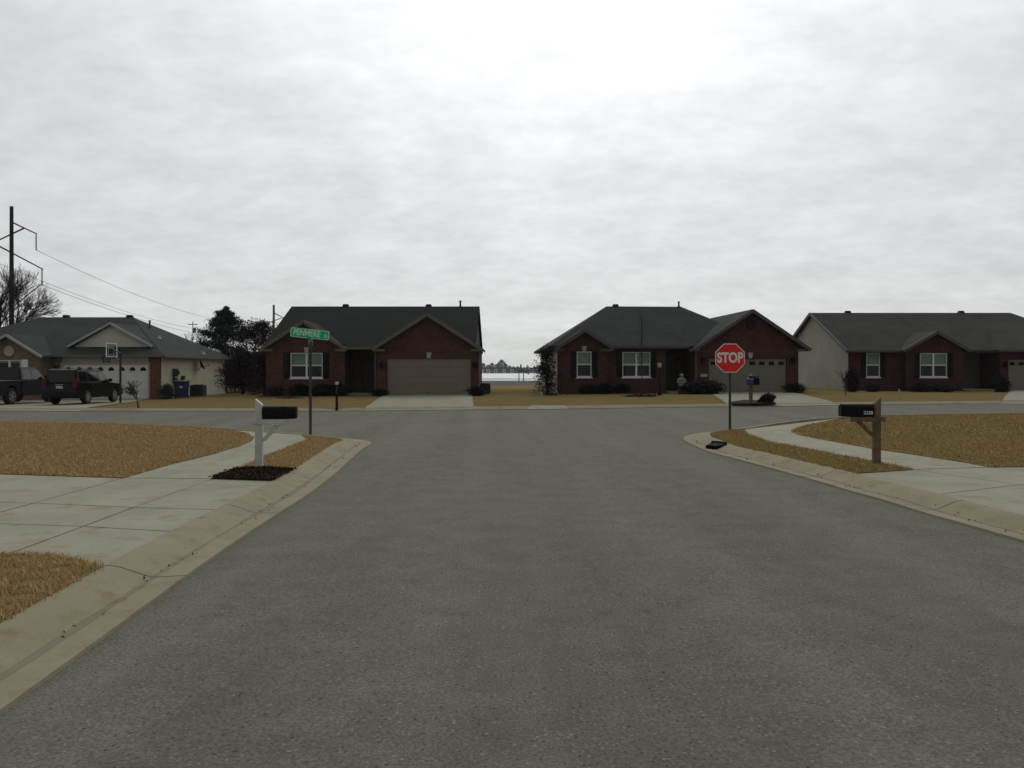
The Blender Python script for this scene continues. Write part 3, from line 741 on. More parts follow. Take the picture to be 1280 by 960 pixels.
wall_face(w, 0, xw, -.4, ze+.05, 0, [win1], .5); wall_face(w, xw, xm1, -.4, ze+.05, .6, [win2], .5)
vquad(w, (xw,0),(xw,.6),-.4,ze); vquad(w,(xm1,.6),(xm1,2.6),-.4,ze); wall_face(w, xm1, xg0, -.4, 3.2, 2.6, [(xm1+.35,xm1+1.3,.1,2.2)], .1)
vquad(w, (xg0,2.6),(xg0,0),-.4,ze); wall_face(w, xg0, xg1, -.4, ze+.05, 0, [gd], .2); vquad(w,(xg1,0),(xg1,7),-.4,ze)
xc1 = bx(730); tri(w, xc1, 1.45, ze-.02, bz(414.5,xc1), -.002); xcg = bx(938); hwg = (xg1-xg0)/2; xcm = (xg0+xg1)/2
tri(w, xcg, hwg-.02, ze-.02, bz(391.5,xcg), -.002)
w.build('wall', mt['brickB'], B)
s = MB(); vquad(s,(0,0.02),(0,11.6),-.4,ze); vquad(s,(0,11.6),(xg1,11.6),-.4,ze); s.build('side_wall', mt['ivory'], B)
r = MB(); ry = 6.0; rz_ = bz(383,5,ry); xr0, xr1 = bx(758,ry), bx(851,ry); xR = xr1 + (xr0+.45) ; y0, y1 = .16, 12.0
r.slab([(-.45,y0,ze+.14),(xR,y0,ze+.14),(xr1,ry,rz_),(xr0,ry,rz_)], .16); r.slab([(xR,y0,ze+.06),(xR,y1,ze+.06),(xr1,ry,rz_)], .16)
r.slab([(xr0,ry,rz_),(xr1,ry,rz_),(xR,y1,ze+.06),(-.45,y1,ze+.06)], .16); r.slab([(-.45,y1,ze+.06),(-.45,y0,ze+.06),(xr0,ry,rz_)], .16)
gable_roof_y(r, xc1, 1.75, ze+.02, bz(411,xc1), -.35, 4.2); gable_roof_y(r, xcg, hwg+.35, ze-.02, bz(387,xcg), -.4, 8.0)
RB = r.build('roof', mt['roofB'], B)
vent_boxes(RB, [(bx(770,ry), ry+.2, rz_)]); pipe(RB, bx(849,ry), ry+.1, rz_, .3)
rake_trim(B, xc1, 1.75, ze+.02, bz(411,xc1), -.36, mt['trimB']); rake_trim(B, xcg, hwg+.35, ze-.02, bz(387,xcg), -.41, mt['trimB'])
gutter(B, (xw+.15,.13,ze+.06), (xg0-.3,.13,ze+.06), mt['trimB'])
for x0, x1 in ((-.42,.35),(xw-.5,xw+.2),(xg0-.35,xg0+.25),(xg1-.25,xg1+.35)):
    MB().box(x0, x1, -.36, -.001, ze-.2, ze-.06).build('cornice_return', mt['trimB'], B)
window(B, *win1, 0, units=1, keystone=True, sh_w=.33); window(B, *win2, .6, units=2, sh_w=.33, blind_frac=.55)
D = garage_door(B, gd[0]+.02, gd[1]-.02, gd[2], gd[3]-.01, .1, mt['garageB'], 4, 8, lites=8)
MB().prism([(-.1,0),(.1,0),(.15,.34),(-.15,.34)], lambda a,b_: (xcg+a,-.04,gd[3]+.03+b_), lambda a,b_: (xcg+a,.03,gd[3]+.03+b_)).build('keystone', mt['stone'], B)
MB().lathe([(.34,0),(.34,.06),(.27,.07),(.27,.02)], (xcg,-.075,bz(405.5,xcg)), 20, 'y').build('gable_vent', mt['blackpl'], B)
for x in (bx(877.5), bx(990.5)): lantern(B, x, 0, bz(450.5,13))
dr = MB().box(xm1+.37,xm1+1.28,2.63,2.68,.1,2.18).build('front_door', mt['door'], B)
MB().lathe([(.035,0),(.035,.06)], (xm1+.47,2.56,1.05), 8, 'y').build('handle', mt['chrome'], dr)
MB().box(xm1+.01,xg0-.01,.2,2.6,-.1,.1).build('porch_slab', mt['drive'], B)
MB().box(bx(875.5),bx(884),-.03,-.003,bz(471,11.5),bz(467.5,11.5)).build('address_plaque', mt['stone'], B)
downspout(B, bx(869.5), 0, -.1, ze-.2, mt['trimB'])

# ---- far right house (C)
CX, CY = 22.7, 54.0; CZ = gz(29)+house_off(29)+.0
Cc = thing('brick_house', 'wine red brick house with plain pale gable end and long olive roof, far right', 'house', (CX, CY, CZ))
def cx(px, ly=0): return (px-640)/1000*(CY+ly) - CX
def cz(py, ly=0): return 1.6 - CZ + (463-py)/1000*(CY+ly)
ze = cz(437)
wn1 = (cx(1083),cx(1100),cz(471.5),cz(441)); wn2 = (cx(1150,-.5),cx(1184,-.5),cz(471.5,-.5),cz(441.5,-.5))
x1, x2, x3, x4 = cx(1132,-.5), cx(1203,-.5), cx(1250,-.5), cx(1250,-.5)+7.2
w = MB()
wall_face(w, 0, x1, -.4, ze+.1, 0, [wn1], .5); wall_face(w, x1, x2, -.4, ze+.05, -.5, [wn2], .5); vquad(w,(x1,-.5),(x1,0),-.4,ze); vquad(w,(x2,-.5),(x2,1.8),-.4,ze)
wall_face(w, x3, x4, -.4, ze+.05, -.5, [(x3+.55,x3+5.4,0,cz(449.5,-.5))], .2); vquad(w,(x3,-.5),(x3,1.8),-.4,ze); vquad(w,(x4,-.5),(x4,8),-.4,ze)
xcw = cx(1168,-.5); tri(w, xcw, (x2-x1)/2, ze-.02, cz(417.5,-.5), -.502)
w.build('wall', mt['brickC'], Cc)
pw = MB(); wall_face(pw, x2, x3, -.4, ze+.1, 1.8, [(x2+.25,x2+1.15,.1,2.2)], .1); pw.build('porch_wall', mt['doorC'], Cc)
s = MB(); ry = 6.3; rz_ = cz(391, ry)
s.add([(0,0.02,-.4),(0,12.6,-.4),(0,12.6,ze),(0,ry,rz_-.15),(0,0.02,ze)], [(0,1,2,3,4)]); vquad(s,(0,12.6),(x4,12.6),-.4,ze)
SW = s.build('side_wall', mt['tan'], Cc)
r = MB(); xE = cx(1263, ry)
r.slab([(-.25,-.4,ze-.05),(x4+1,-.4,ze-.05),(xE,ry,rz_),(-.25,ry,rz_)], .15); r.slab([(-.25,ry,rz_),(xE,ry,rz_),(x4+1,13,ze-.05),(-.25,13,ze-.05)], .15); r.slab([(x4+1,-.4,ze-.05),(x4+1,13,ze-.05),(xE,ry,rz_)], .15)
gable_roof_y(r, xcw, (x2-x1)/2+.3, ze-.02, cz(413.5,-.8), -.85, 4.2)
gx0, gx1 = x3-.35, x4+.4; gr = cz(397, 5.5)
r.slab([(gx0,-1.0,ze-.03),(gx1,-1.0,ze-.03),(gx1-3,5.5,gr),(gx0+3,5.5,gr)], .15); r.slab([(gx1,-1.0,ze-.03),(gx1,9,ze-.03),(gx1-3,5.5,gr)], .15); r.slab([(gx0,9,ze-.03),(gx0,-1.0,ze-.03),(gx0+3,5.5,gr)], .15)
RC = r.build('roof', mt['roofC'], Cc)
vent_boxes(RC, [(cx(1061,ry),ry+.2,rz_), (cx(1203,ry),ry+.2,rz_)])
rake_trim(Cc, xcw, (x2-x1)/2+.3, ze-.02, cz(413.5,-.8), -.86, mt['trimB']); gutter(Cc, (-.2,-.44,ze-.12), (x1,-.44,ze-.12), mt['trimB']); gutter(Cc, (gx0,-1.05,ze-.1), (gx1,-1.05,ze-.1), mt['trimB'])
mb = MB(); mb.beam((-.28,-.4,ze-.12),(-.28,ry,rz_-.08),.05,.2,(1,0,0)); mb.beam((-.28,13,ze-.12),(-.28,ry,rz_-.08),.05,.2,(1,0,0)); mb.build('fascia', mt['trimB'], Cc)
window(Cc, *wn1, 0, units=1, sh_w=.33); window(Cc, *wn2, -.5, units=2, sh_w=.33)
garage_door(Cc, x3+.57, x3+5.38, 0, cz(449.5,-.5)-.01, -.4, mt['garageB'], 4, 8, lites=8)
dr = MB().box(x2+.27,x2+1.13,1.83,1.88,.1,2.18).build('front_door', mt['door'], Cc)
MB().lathe([(.035,0),(.035,.06)], (x2+.36,1.76,1.05), 8, 'y').build('handle', mt['chrome'], dr)
MB().box(x2+.01,x3-.01,-.3,1.8,-.1,.1).build('porch_slab', mt['drive'], Cc)
lantern(Cc, x3+.28, -.5, 1.75)

# ---- left house (D)
DX, DY = -33.0, 48.5; DZ = gz(-27)+house_off(-27)+.02
Dd = thing('brick_house', 'tan brick house with white garage door, cream gable and grey hipped roof, far left', 'house', (DX, DY, DZ))
def dx_(px, ly=0): return (px-640)/1000*(DY+ly) - DX
def dz_(py, ly=0): return 1.6 - DZ + (463-py)/1000*(DY+ly)
ze = dz_(444.5); xR = dx_(200)
gdx = (dx_(79), dx_(185.5)); gz1 = dz_(455.5)
w = MB()
wx0, wx1 = 1.35, 5.1; wn = (dx_(-2,-1.2)-1.0, dx_(34,-1.2)); 
wall_face(w, wx0, wx1, -.4, ze, -1.2, [(1.9, 3.95, .75, dz_(450,-1.2))], .5); vquad(w,(wx1,-1.2),(wx1,0),-.4,ze); wall_face(w, wx1, gdx[0]-.03, -.4, ze, 0, [], .1); vquad(w,(wx0,-1.2),(wx0,0),-.4,ze)
xa = dx_(12,-1.2); tri(w, xa, 1.95, ze-.02, dz_(420,-1.2), -1.202)
w.build('wall', mt['brickD'], Dd)
hb = MB(); wall_face(hb, gdx[0]-.03, gdx[1]+.03, gz1+.02, ze, -.02, [], .1); hb.box(gdx[0]-.12, gdx[1]+.12, -.06, -.021, gz1-.01, gz1+.12)
hb.box(gdx[0]-.14, gdx[0], -.06, -.003, -.1, gz1); hb.box(gdx[1], gdx[1]+.1, -.06, -.003, -.1, gz1); hb.build('door_frame', mt['stone'], Dd)
s = MB(); vquad(s,(xR,0.02),(xR,11),-.4,ze); vquad(s,(-4,11),(xR,11),-.4,ze); vquad(s,(-4,0),(-4,11),-.4,ze); wall_face(s, -4, wx0, -.4, ze, 0, []); s.build('side_wall', mt['cream'], Dd)
MB().box(gdx[1]+.11, xR+.03, -.03, .12, -.4, ze-.02).build('brick_pier', brick_mat('rusty_brick', (.2,.075,.055), (.14,.055,.042), (.16,.11,.09)), Dd)
r = MB(); ry = 5.8; rz_ = dz_(396.5, ry); xr0, xr1 = dx_(52,ry), dx_(166,ry); e0, e1, ee = -4.5, xR+.42, ze+.04
r.slab([(e0,-.45,ee),(e1,-.45,ee),(xr1,ry,rz_),(xr0,ry,rz_)], .14); r.slab([(e1,-.45,ee),(e1,11.4,ee),(xr1,ry,rz_)], .14); r.slab([(xr0,ry,rz_),(xr1,ry,rz_),(e1,11.4,ee),(e0,11.4,ee)], .14); r.slab([(e0,11.4,ee),(e0,-.45,ee),(xr0,ry,rz_)], .14)
gable_roof_y(r, xa, 2.1, ze-.02, dz_(417,-1.5), -1.55, 3.5)
slope = (rz_-ee)/(ry+.45); yd = .75; zd = ee + slope*(yd+.45)
xd, hd = dx_(140,yd), (dx_(190,yd)-dx_(90,yd))/2
za = dz_(403.5, yd-.2); gable_roof_y(r, xd, hd+.12, zd+.02, za, yd-.25, yd+4.2, .12)
RD = r.build('roof', mt['roofD'], Dd)
g = MB(); g.add([(xd-hd+.1,yd,zd-.15),(xd+hd-.1,yd,zd-.15),(xd+hd-.1,yd,zd),(xd,yd,za-.1),(xd-hd+.1,yd,zd)], [(0,1,2,3,4)]); g.build('dormer_gable', mt['ivory'], Dd)
rake_trim(Dd, xd, hd+.12, zd+.1, za+.05, yd-.26, mt['creamtrim'], hh=.13); rake_trim(Dd, xa, 2.1, ze-.02, dz_(417,-1.5), -1.56, mt['creamtrim'], hh=.14)
vent_boxes(RD, [(dx_(81,ry),ry+.2,rz_),(xr1-.3,ry+.2,rz_)])
pipe(RD, dx_(195,ry)-.2, ry-.5, ee + (e1-dx_(195,ry))*.5, .75)
mb = MB()
for px, yy in ((199,3.5),(254,6.5)):
    X = dx_(px,yy); zz = ee + (e1-X)*(rz_-ee)/(e1-xr1); MB().lathe([(.16,0),(.1,.1),(.1,.2)], (X,yy,zz), 10).build('vent_flashing', mt['plate'], RD)

gutter(Dd, (wx1+.2,-.5,ze-.03), (e1,-.5,ze-.03), mt['trim']); MB().beam((e1+.03,-.45,ze-.03),(e1+.03,11.4,ze-.03),.06,.16,(1,0,0)).build('fascia', mt['trim'], Dd)
garage_door(Dd, gdx[0], gdx[1], -.05, gz1, .02, mt['garageD'], 4, 8, lites=8, arch=True)
window(Dd, 1.9, 3.95, .75, dz_(450,-1.2), -1.2, units=3, shutters=False, blind_frac=.1)
MB().box(4.02,4.4,-1.245,-1.203,.75,dz_(449.5,-1.2)).build('shutter', mt['white'], Dd)['label'] = 'white shutter'
mb = MB(); mb.lathe([(.3,0),(.3,.05),(.2,.06),(.2,.02)], (xa,-1.27,dz_(439,-1.2)), 20, 'y'); mb.build('gable_vent', mt['stone'], Dd)
dr = MB().box(5.2,5.6,-.03,-.004,.05,2.05).build('front_door', mt['door'], Dd)
# meter, conduit and dish on the cream wall
mb = MB(); ym = 2.0
mb.box(xR+.005,xR+.18,ym-.22,ym+.22,1.35,1.85); mb.lathe([(.15,0),(.15,.14)], (xR+.18,ym,1.6), 14, 'x'); mb.box(xR+.005,xR+.15,ym-.18,ym+.18,.95,1.3); mb.tube((xR+.08,ym,-.1),(xR+.08,ym,.97),.05)
mb.build('electric_meter', mt['galv'], Dd, fix=False)
mb = MB(); mb.tube((xR+.1,3.2,-.1),(xR+.1,3.2,1.25),.03); mb.box(xR+.02,xR+.18,3.08,3.32,1.15,1.4); mb.build('conduit', mt['galv'], Dd, fix=False)
dish = thing('satellite_dish', 'grey satellite dish mounted on the cream side wall', 'satellite dish', (DX+xR, DY+5.6, DZ+1.95))
mb = MB(); mb.lathe([(.03,.0),(.16,.03),(.3,.1),(.36,.16),(.345,.165),(.28,.115),(.02,.02)], (0,0,0), 20); mb.move(lambda v: Matrix.Rotation(R(62),3,'Y') @ Matrix.Rotation(R(-20),3,'X') @ v + Vector((.28,0,.1))); mb.build('reflector', mt['blackpl'], dish, smooth=True)
MB().path([(0.005,0,-.2),(.2,0,-.15),(.28,0,.05)], .025).build('bracket', mt['metal'], dish)
mb = MB(); mb.tube((.3,0,.02),(.82,-.05,.12),.015); mb.box(.8,.9,-.09,-.01,.1,.2); mb.build('feed_arm', mt['metal'], dish)

# ------------------------------------------------------------------ near things
def mailbox_shell(L, wdt, h, n=8):        # tunnel-shaped box along x
    prof = [(-wdt/2, 0), (wdt/2, 0), (wdt/2, h-wdt/2)] + [(wdt/2*math.cos(t), h-wdt/2 + wdt/2*math.sin(t)) for t in [math.pi*i/n for i in range(1, n)]] + [(-wdt/2, h-wdt/2)]
    return MB().prism(prof, lambda a,b_: (0, a, b_), lambda a,b_: (L, a, b_))
# left mailbox
p = G(324, 585.5, .11); Lm = thing('mailbox', 'black mailbox on white wooden post in a mulch bed', 'mailbox', (p.x, p.y, gz(p.x)+.115), R(4))
mb = MB(); mb.hexa([(-.053,-.053,-.1),(.053,-.053,-.1),(.053,.053,-.1),(-.053,.053,-.1)], [(-.053,-.053,1.07),(.053,-.053,.98),(.053,.053,.98),(-.053,.053,1.07)]); mb.build('post', mt['whitewood'], Lm, .006)
mb = MB(); mb.box(-.10,.45,-.045,-.054-.035,.68,.755); mb.build('arm', mt['whitewood'], Lm, .005)
mb = MB(); mb.hexa([(.02,-.035,.42),(.02,.035,.42),(.09,.035,.42),(.09,-.035,.42)], [(.24,-.035,.67),(.24,.035,.67),(.33,.035,.67),(.33,-.035,.67)]); mb.build('brace', mt['whitewood'], Lm, .004)
bxm = mailbox_shell(.50, .17, .2); bxm.move(lambda v: v + Vector((.062,0,.762))); body = bxm.build('box', mt['black'], Lm, .004, True)
MB().box(.564,.572,-.08,.08,.77,.93).build('door', mt['black'], body, .003)
mb = MB(); mb.box(.35,.37,-.095,-.087,.84,.95); mb.box(.37,.43,-.095,-.087,.91,.95); fl = mb.build('flag', mt['blackpl'], body)
MB().box(.06,.47,-.06,.06,.755,.7605).build('shelf', mt['whitewood'], Lm)
# right mailbox
p = G(1095.5, 580, .11); Rm = thing('mailbox', 'black numbered mailbox on bare wooden post beside the right driveway', 'mailbox', (p.x, p.y, gz(p.x)+.115), R(-3)); Rm.scale = (.94, .94, .95)
mb = MB(); mb.hexa([(-.055,-.055,-.1),(.055,-.055,-.1),(.055,.055,-.1),(-.055,.055,-.1)], [(-.055,-.055,.98),(.055,-.055,1.09),(.055,.055,1.09),(-.055,.055,.98)]); mb.build('post', mt['wood'], Rm, .006)
MB().box(-.44,.12,-.06-.035,-.058,.69,.765).build('arm', mt['wood'], Rm, .005)
mb = MB(); mb.hexa([(-.09,-.035,.46),(-.09,.035,.46),(-.02,.035,.46),(-.02,-.035,.46)], [(-.34,-.035,.69),(-.34,.035,.69),(-.25,.035,.69),(-.25,-.035,.69)]); mb.build('brace', mt['wood'], Rm, .004)
MB().box(-.46,-.06,-.06,.06,.765,.7705).build('shelf', mt['wood'], Rm)
bxm = mailbox_shell(.52, .17, .21); bxm.move(lambda v: v + Vector((-.583,0,.772))); body = bxm.build('box', mt['black'], Rm, .004, True)
MB().box(-.593,-.585,-.08,.08,.78,.94).build('door', mt['black'], body, .003)
t = text_mesh('2228', .075, mt['signwhite'], 'house_number', .001, .001, 1.0, body); t.location = (-.165, -.0875, .835)
MB().box(-.33,-.31,-.092,-.087,.83,.97).build('flag', mt['blackpl'], body)

# stop sign
p = G(912.5, 537.6, .11); S = thing('stop_sign', 'red octagonal stop sign on a thin metal post at the right corner', 'stop sign', (p.x, p.y, gz(p.x)+.1), R(-4))
k = p.y/1000; zc = 1.6 + (463-447.6)*k - gz(p.x) - .1; rr = .355/math.cos(math.pi/8)
mb = MB(); mb.box(-.028,.028,-.003,.003,-.1,zc+.38); mb.box(-.028,-.022,.0035,.03,-.1,zc+.38); mb.box(.022,.028,.0035,.03,-.1,zc+.38); mb.build('post', mt['galv'], S)
def octo(r_): return [(r_*math.cos(math.pi/8+i*math.pi/4), r_*math.sin(math.pi/8+i*math.pi/4)) for i in range(8)]
face = MB().prism(octo(rr), lambda a,b_: (a,-.010,zc+b_), lambda a,b_: (a,-.005,zc+b_)).build('sign_plate', mt['signwhite'], S)
MB().prism(octo(rr*.945), lambda a,b_: (a,-.0125,zc+b_), lambda a,b_: (a,-.0102,zc+b_)).build('red_face', mt['stopred'], face)
t = text_mesh('STOP', .335, mt['signwhite'], 'lettering', .0008, .0125, .78, face); t.location = (0,-.0145,zc+.0)
for zz in (.24,-.24): MB().lathe([(.012,0),(.012,.006)], (0,-.0205,zc+zz), 8, 'y').build('bolt', mt['metal'], S)

# street name sign
p = G(388, 541.5, .11); N = thing('street_sign', 'green street name sign with white letters on a thin post', 'street sign', (p.x, p.y, gz(p.x)+.1), 0)
k = p.y/1000; zt = 1.6 + (463-430)*k - gz(p.x) - .1; zb = 1.6 + (463-417.3)*k - gz(p.x) - .1
mb = MB(); mb.tube((0,0,-.1),(0,0,zt),.034,.034,10); mb.build('post', mt['galv'], N, smooth=True)
mb = MB(); mb.tube((0,0,zt),(0,0,zt+.05),.045,.045,10); mb.box(-.02,.02,-.06,.06,zt+.05,zt+.07); mb.build('bracket', mt['galv'], N)
lo = MB().box(-.004,.004,-.38,.38,zt-.02,zt+.15); lo.move(lambda v: Matrix.Rotation(R(6),3,'Z') @ v); lo.build('blade', mt['greendark'], N)['label'] = 'lower green name blade seen edge on'
W_, H_ = .93, .225; rc = .05
pr = [(sx*(W_/2-rc)+rc*math.cos(a), sz*(H_/2-rc)+rc*math.sin(a)) for sx,sz,a0_ in ((1,1,0),(-1,1,90),(-1,-1,180),(1,-1,270)) for a in [R(a0_+i*22.5) for i in range(5)]]
bl = MB().prism(pr, lambda a,b_: (a,-.012,b_), lambda a,b_: (a,-.006,b_)).build('blade', mt['signmint'], N); bl.location = (-.005,-.02,zb); bl.rotation_euler = (0, R(6.0), R(2))
pr2 = [(a*.962, b_*.87) for a, b_ in pr]
MB().prism(pr2, lambda a,b_: (a,-.0145,b_), lambda a,b_: (a,-.0122,b_)).build('green_face', mt['signgreen'], bl)
t = text_mesh('PENMERE', .20, mt['signmint'], 'lettering', .0006, .004, .78, bl); t.location = (-.075,-.0165,0)
t = text_mesh('D', .10, mt['signmint'], 'lettering', .0006, .003, .9, bl); t.location = (.385,-.0165,-.02)
mb = MB(); mb.tube((0,-.0,zt+.06),(0,-.0,zb),.012); mb.build('stem', mt['galv'], N)

# storm drain at the right corner
p = G(896, 558.5, .05); dn = thing('storm_drain', 'black cast iron storm drain hood set into the right kerb corner', 'drain', (p.x, p.y, gz(p.x)), R(-58)); dn.scale = (.8, .8, .95)
mb = MB(); prof = [(-.12,.0),(.14,.0),(.14,.15),(.06,.17),(-.12,.04)]
for xx in (-.22,.18): mb.prism(prof, lambda a,b_: (xx,a,b_), lambda a,b_: (xx+.04,a,b_))
mb.box(-.18,.18,.10,.14,.12,.165); mb.build('hood', mt['iron'], dn, .008)
MB().hexa([(-.18,-.2,0),(.18,-.2,0),(.18,.13,.0),(-.18,.13,.0)], [(-.18,-.2,.075),(.18,-.2,.075),(.18,.13,.125),(-.18,.13,.125)]).build('opening_shade_block', mt['dark'], dn)  # solid block, its near-black colour stands for the shade in the drain
gr_ = MB()
for i in range(7): gr_.hexa([(-.17+i*.053,-.19,.076),(-.145+i*.053,-.19,.076),(-.145+i*.053,.1,.122),(-.17+i*.053,.1,.122)], [(-.17+i*.053,-.19,.09),(-.145+i*.053,-.19,.09),(-.145+i*.053,.1,.136),(-.17+i*.053,.1,.136)])
gr_.build('grate', mt['iron'], dn)

# ------------------------------------------------------------------ across the street: yard things
def at(px, py, off=FL): q_ = G(px, py, off); return (q_.x, q_.y, gz(q_.x)+off)
def yard(px, py):
    q_ = G(px, py, .15)
    for _ in range(5): q_ = G(px, py, lawn_off(q_.x, q_.y))
    return Vector((q_.x, q_.y, gz(q_.x)+lawn_off(q_.x, q_.y)))

# basketball hoop
q_ = yard(150.5, 504); H = thing('basketball_hoop', 'basketball hoop with clear backboard on a green pole beside the left driveway', 'basketball hoop', q_)
k = q_.y/1000; zT = (504-441)*k
MB().tube((0,0,-.1),(0,0,zT),.055,.055,10).build('pole', mt['greenpole'], H, smooth=True)
mb = MB(); mb.beam((0,0,zT-.03),(-.42,0,zT+.18),.07,.05); mb.beam((0,0,zT-.45),(-.42,0,zT-.1),.05,.04); mb.build('arm', mt['greenpole'], H)
mb = MB(); zb_ = zT-.22
mb.box(-.47,-.44,-.56,.56,zb_,zb_+.05); mb.box(-.47,-.44,-.56,.56,zb_+.68,zb_+.73); mb.box(-.47,-.44,-.56,-.5,zb_+.05,zb_+.68); mb.box(-.47,-.44,.5,.56,zb_+.05,zb_+.68)
bb = mb.build('backboard', mt['signwhite'], H); MB().box(-.46,-.45,-.5,.5,zb_+.05,zb_+.68).build('pane', mt['glass'], bb)
mb = MB(); mb.box(-.475,-.472,-.3,.3,zb_+.1,zb_+.14); mb.box(-.475,-.472,-.3,.3,zb_+.46,zb_+.5); mb.box(-.475,-.472,-.3,-.26,zb_+.14,zb_+.46); mb.box(-.475,-.472,.26,.3,zb_+.14,zb_+.46); mb.build('target_square', mt['signwhite'], bb)
rim = MB(); cN = 18
for i in range(cN):
    a, b_ = 2*math.pi*i/cN, 2*math.pi*(i+1)/cN
    rim.tube((-.72+.23*math.cos(a),.23*math.sin(a),zb_+.08),(-.72+.23*math.cos(b_),.23*math.sin(b_),zb_+.08),.012,.012,5)
rim.build('rim', mt['blackpl'], bb)
net = MB()
for i in range(12):
    a, b_ = 2*math.pi*i/12, 2*math.pi*(i+1)/12
    net.tube((-.72+.23*math.cos(a),.23*math.sin(a),zb_+.07),(-.72+.14*math.cos(b_),.14*math.sin(b_),zb_-.3),.006,.006,4); net.tube((-.72+.23*math.cos(b_),.23*math.sin(b_),zb_+.07),(-.72+.14*math.cos(a),.14*math.sin(a),zb_-.3),.006,.006,4)
net.build('net', mt['blackpl'], bb)

# wheelie bin, condensers
def bin_(loc, rz, label):
    o = thing('wheelie_bin', label, 'bin', loc, rz)
    MB().hexa([(-.34,-.33,.08),(.34,-.33,.08),(.34,.33,.08),(-.34,.33,.08)], [(-.44,-.42,.98),(.44,-.42,.98),(.44,.42,.98),(-.44,.42,.98)]).build('body', mt['blue'], o, .03)
    mb = MB(); mb.prism([(-.47,0),(.47,0),(.44,.07),(.2,.13),(-.3,.12),(-.45,.06)], lambda a,b_: (-.46,a,.985+b_), lambda a,b_: (.46,a,.985+b_)); mb.build('lid', mt['blackpl'], o, .015)
    for s_ in (-.36,.36): MB().lathe([(.12,-.03),(.12,.03)], (s_,.3,.12), 14, 'x').build('wheel', mt['tyre'], o)
    MB().box(-.12,.06,-.415,-.40,.66,.78).build('label_sticker', mt['plate'], o)
    MB().tube((-.3,.5,.95),(.3,.5,.95),.02).build('handle', mt['blackpl'], o)
    return o
bin_((DX+xR+.95, DY+.9, DZ), R(20), 'navy blue wheelie bin with black lid against the cream wall')
def condenser(loc, w_, h_, mat, label):
    o = thing('air_conditioner', label, 'air conditioner', loc)
    mb = MB(); mb.box(-w_/2,w_/2,-w_/2,w_/2,.06,h_)
    mb.build('casing', mat, o, .02)
    lv = MB()
    for i in range(9):
        z = .12 + (h_-.2)*i/9
        lv.box(-w_/2-.015,w_/2+.015,-w_/2-.015,-w_/2-.002,z,z+.02); lv.box(w_/2+.002,w_/2+.015,-w_/2+.0,w_/2,z,z+.02)
    lv.build('louvres', mat, o); mb = MB(); mb.lathe([(w_*.42,0),(w_*.42,.03),(w_*.36,.04)], (0,0,h_+.002), 20); mb.build('fan_guard', mt['blackpl'], o)
    MB().box(-w_/2-.08,w_/2+.08,-w_/2-.08,w_/2+.08,-.1,.055).build('pad', mt['drive'], o); return o
condenser((DX+xR+.75, DY+4.0, DZ), .8, .78, mt['acunit'], 'dark brown air conditioner below the satellite dish')
condenser((-1.62, 48.4, AZ-.02), .62, .66, mt['acgreen'], 'dark green air conditioner beside the centre house garage')

# trees and shrubs -------------------------------------------------------
def bare_tree(loc, h, spread, label, seed, levels=5, r0=.16, mats=('bark','twig'), nb=3, name='bare_tree', cat='tree', trunk_frac=.28, twig=1.0, group=None, thin=.0):
    rs = random.Random(seed); tr = MB(); cr = MB()
    o = thing(name, label, cat, loc, 0, group)
    def grow(p, d, L, r_, lev):
        q_ = p; dd = d.copy()
        for s_ in range(3):
            dd = (dd + Vector((rs.gauss(0,.12), rs.gauss(0,.12), rs.gauss(.03,.08)))).normalized(); n_ = q_ + dd * (L/3)
            (tr if lev == 0 else cr).tube(q_, n_, max(r_*(1-.18*s_), thin), max(r_*(1-.18*(s_+1)), thin), 6 if lev < 2 else 3, False); q_ = n_
            if lev >= 1 and lev < levels and s_ < 2:
                ax = Vector((rs.gauss(0,1), rs.gauss(0,1), rs.gauss(.2,.6))); c = (dd*.9 + ax.normalized()*.75*spread).normalized(); grow(q_, c, L*.55, r_*.5, lev+1)
        if lev < levels:
            for i in range(nb):
                a = rs.uniform(0, 6.28) + i*6.28/nb; up = d.orthogonal().normalized(); w_ = d.cross(up)
                c = (dd + (up*math.cos(a)+w_*math.sin(a))*rs.uniform(.45,.95)*spread).normalized(); grow(q_, c, L*rs.uniform(.62,.85), r_*.58, lev+1)
    grow(Vector((0,0,-.1)), Vector((0,0,1)), h*trunk_frac, r0, 0)
    tr.build('trunk', mt[mats[0]], o, fix=False); cr.build('crown', mt[mats[1]], o, fix=False); return o
def leaf_tree(loc, h, prof, n, size, mat, label, seed, name='evergreen_tree', cat='tree', aspect=.35, clump=60, rough=.16, group=None, trunk_r=.12, droop=0, sq=1.0, trunk=True):
    """prof(t) -> crown radius at relative height t; foliage gathered into uneven boughs"""
    rs = np.random.default_rng(seed); o = thing(name, label, cat, loc, 0, group)
    t = rs.uniform(.02, 1, clump) ** .85; a = rs.uniform(0, 2*np.pi, clump); Rr = np.array([prof(x) for x in t]); q_ = Rr * np.sqrt(rs.uniform(.15, 1.0, clump)) * (1 + rs.normal(0, rough, clump))
    c = np.c_[q_*np.cos(a), q_*np.sin(a)*sq, t*h]; s_ = (.16*h**.5 * (0.55+.55*Rr/max(Rr.max(),1e-6)))
    i = rs.integers(0, clump, n); P = c[i] + rs.normal(size=(n,3)) * (s_[i])[:,None] * np.array([1,1,.75])
    P[:,2] = np.maximum(P[:,2], .03)
    f = np_obj('crown', leaves(P, size, aspect, droop, rs), 4, mat, o)
    if trunk:
        mb = MB(); mb.tube((0,0,-.1),(0,0,h*.85),trunk_r,trunk_r*.3,8)
        for j in range(min(clump, 40)): mb.tube((0,0,max(.1,c[j,2]*.8)), c[j], trunk_r*.28, trunk_r*.08, 4, False)
        mb.build('trunk', mt['bark'], o, fix=False)
    return o
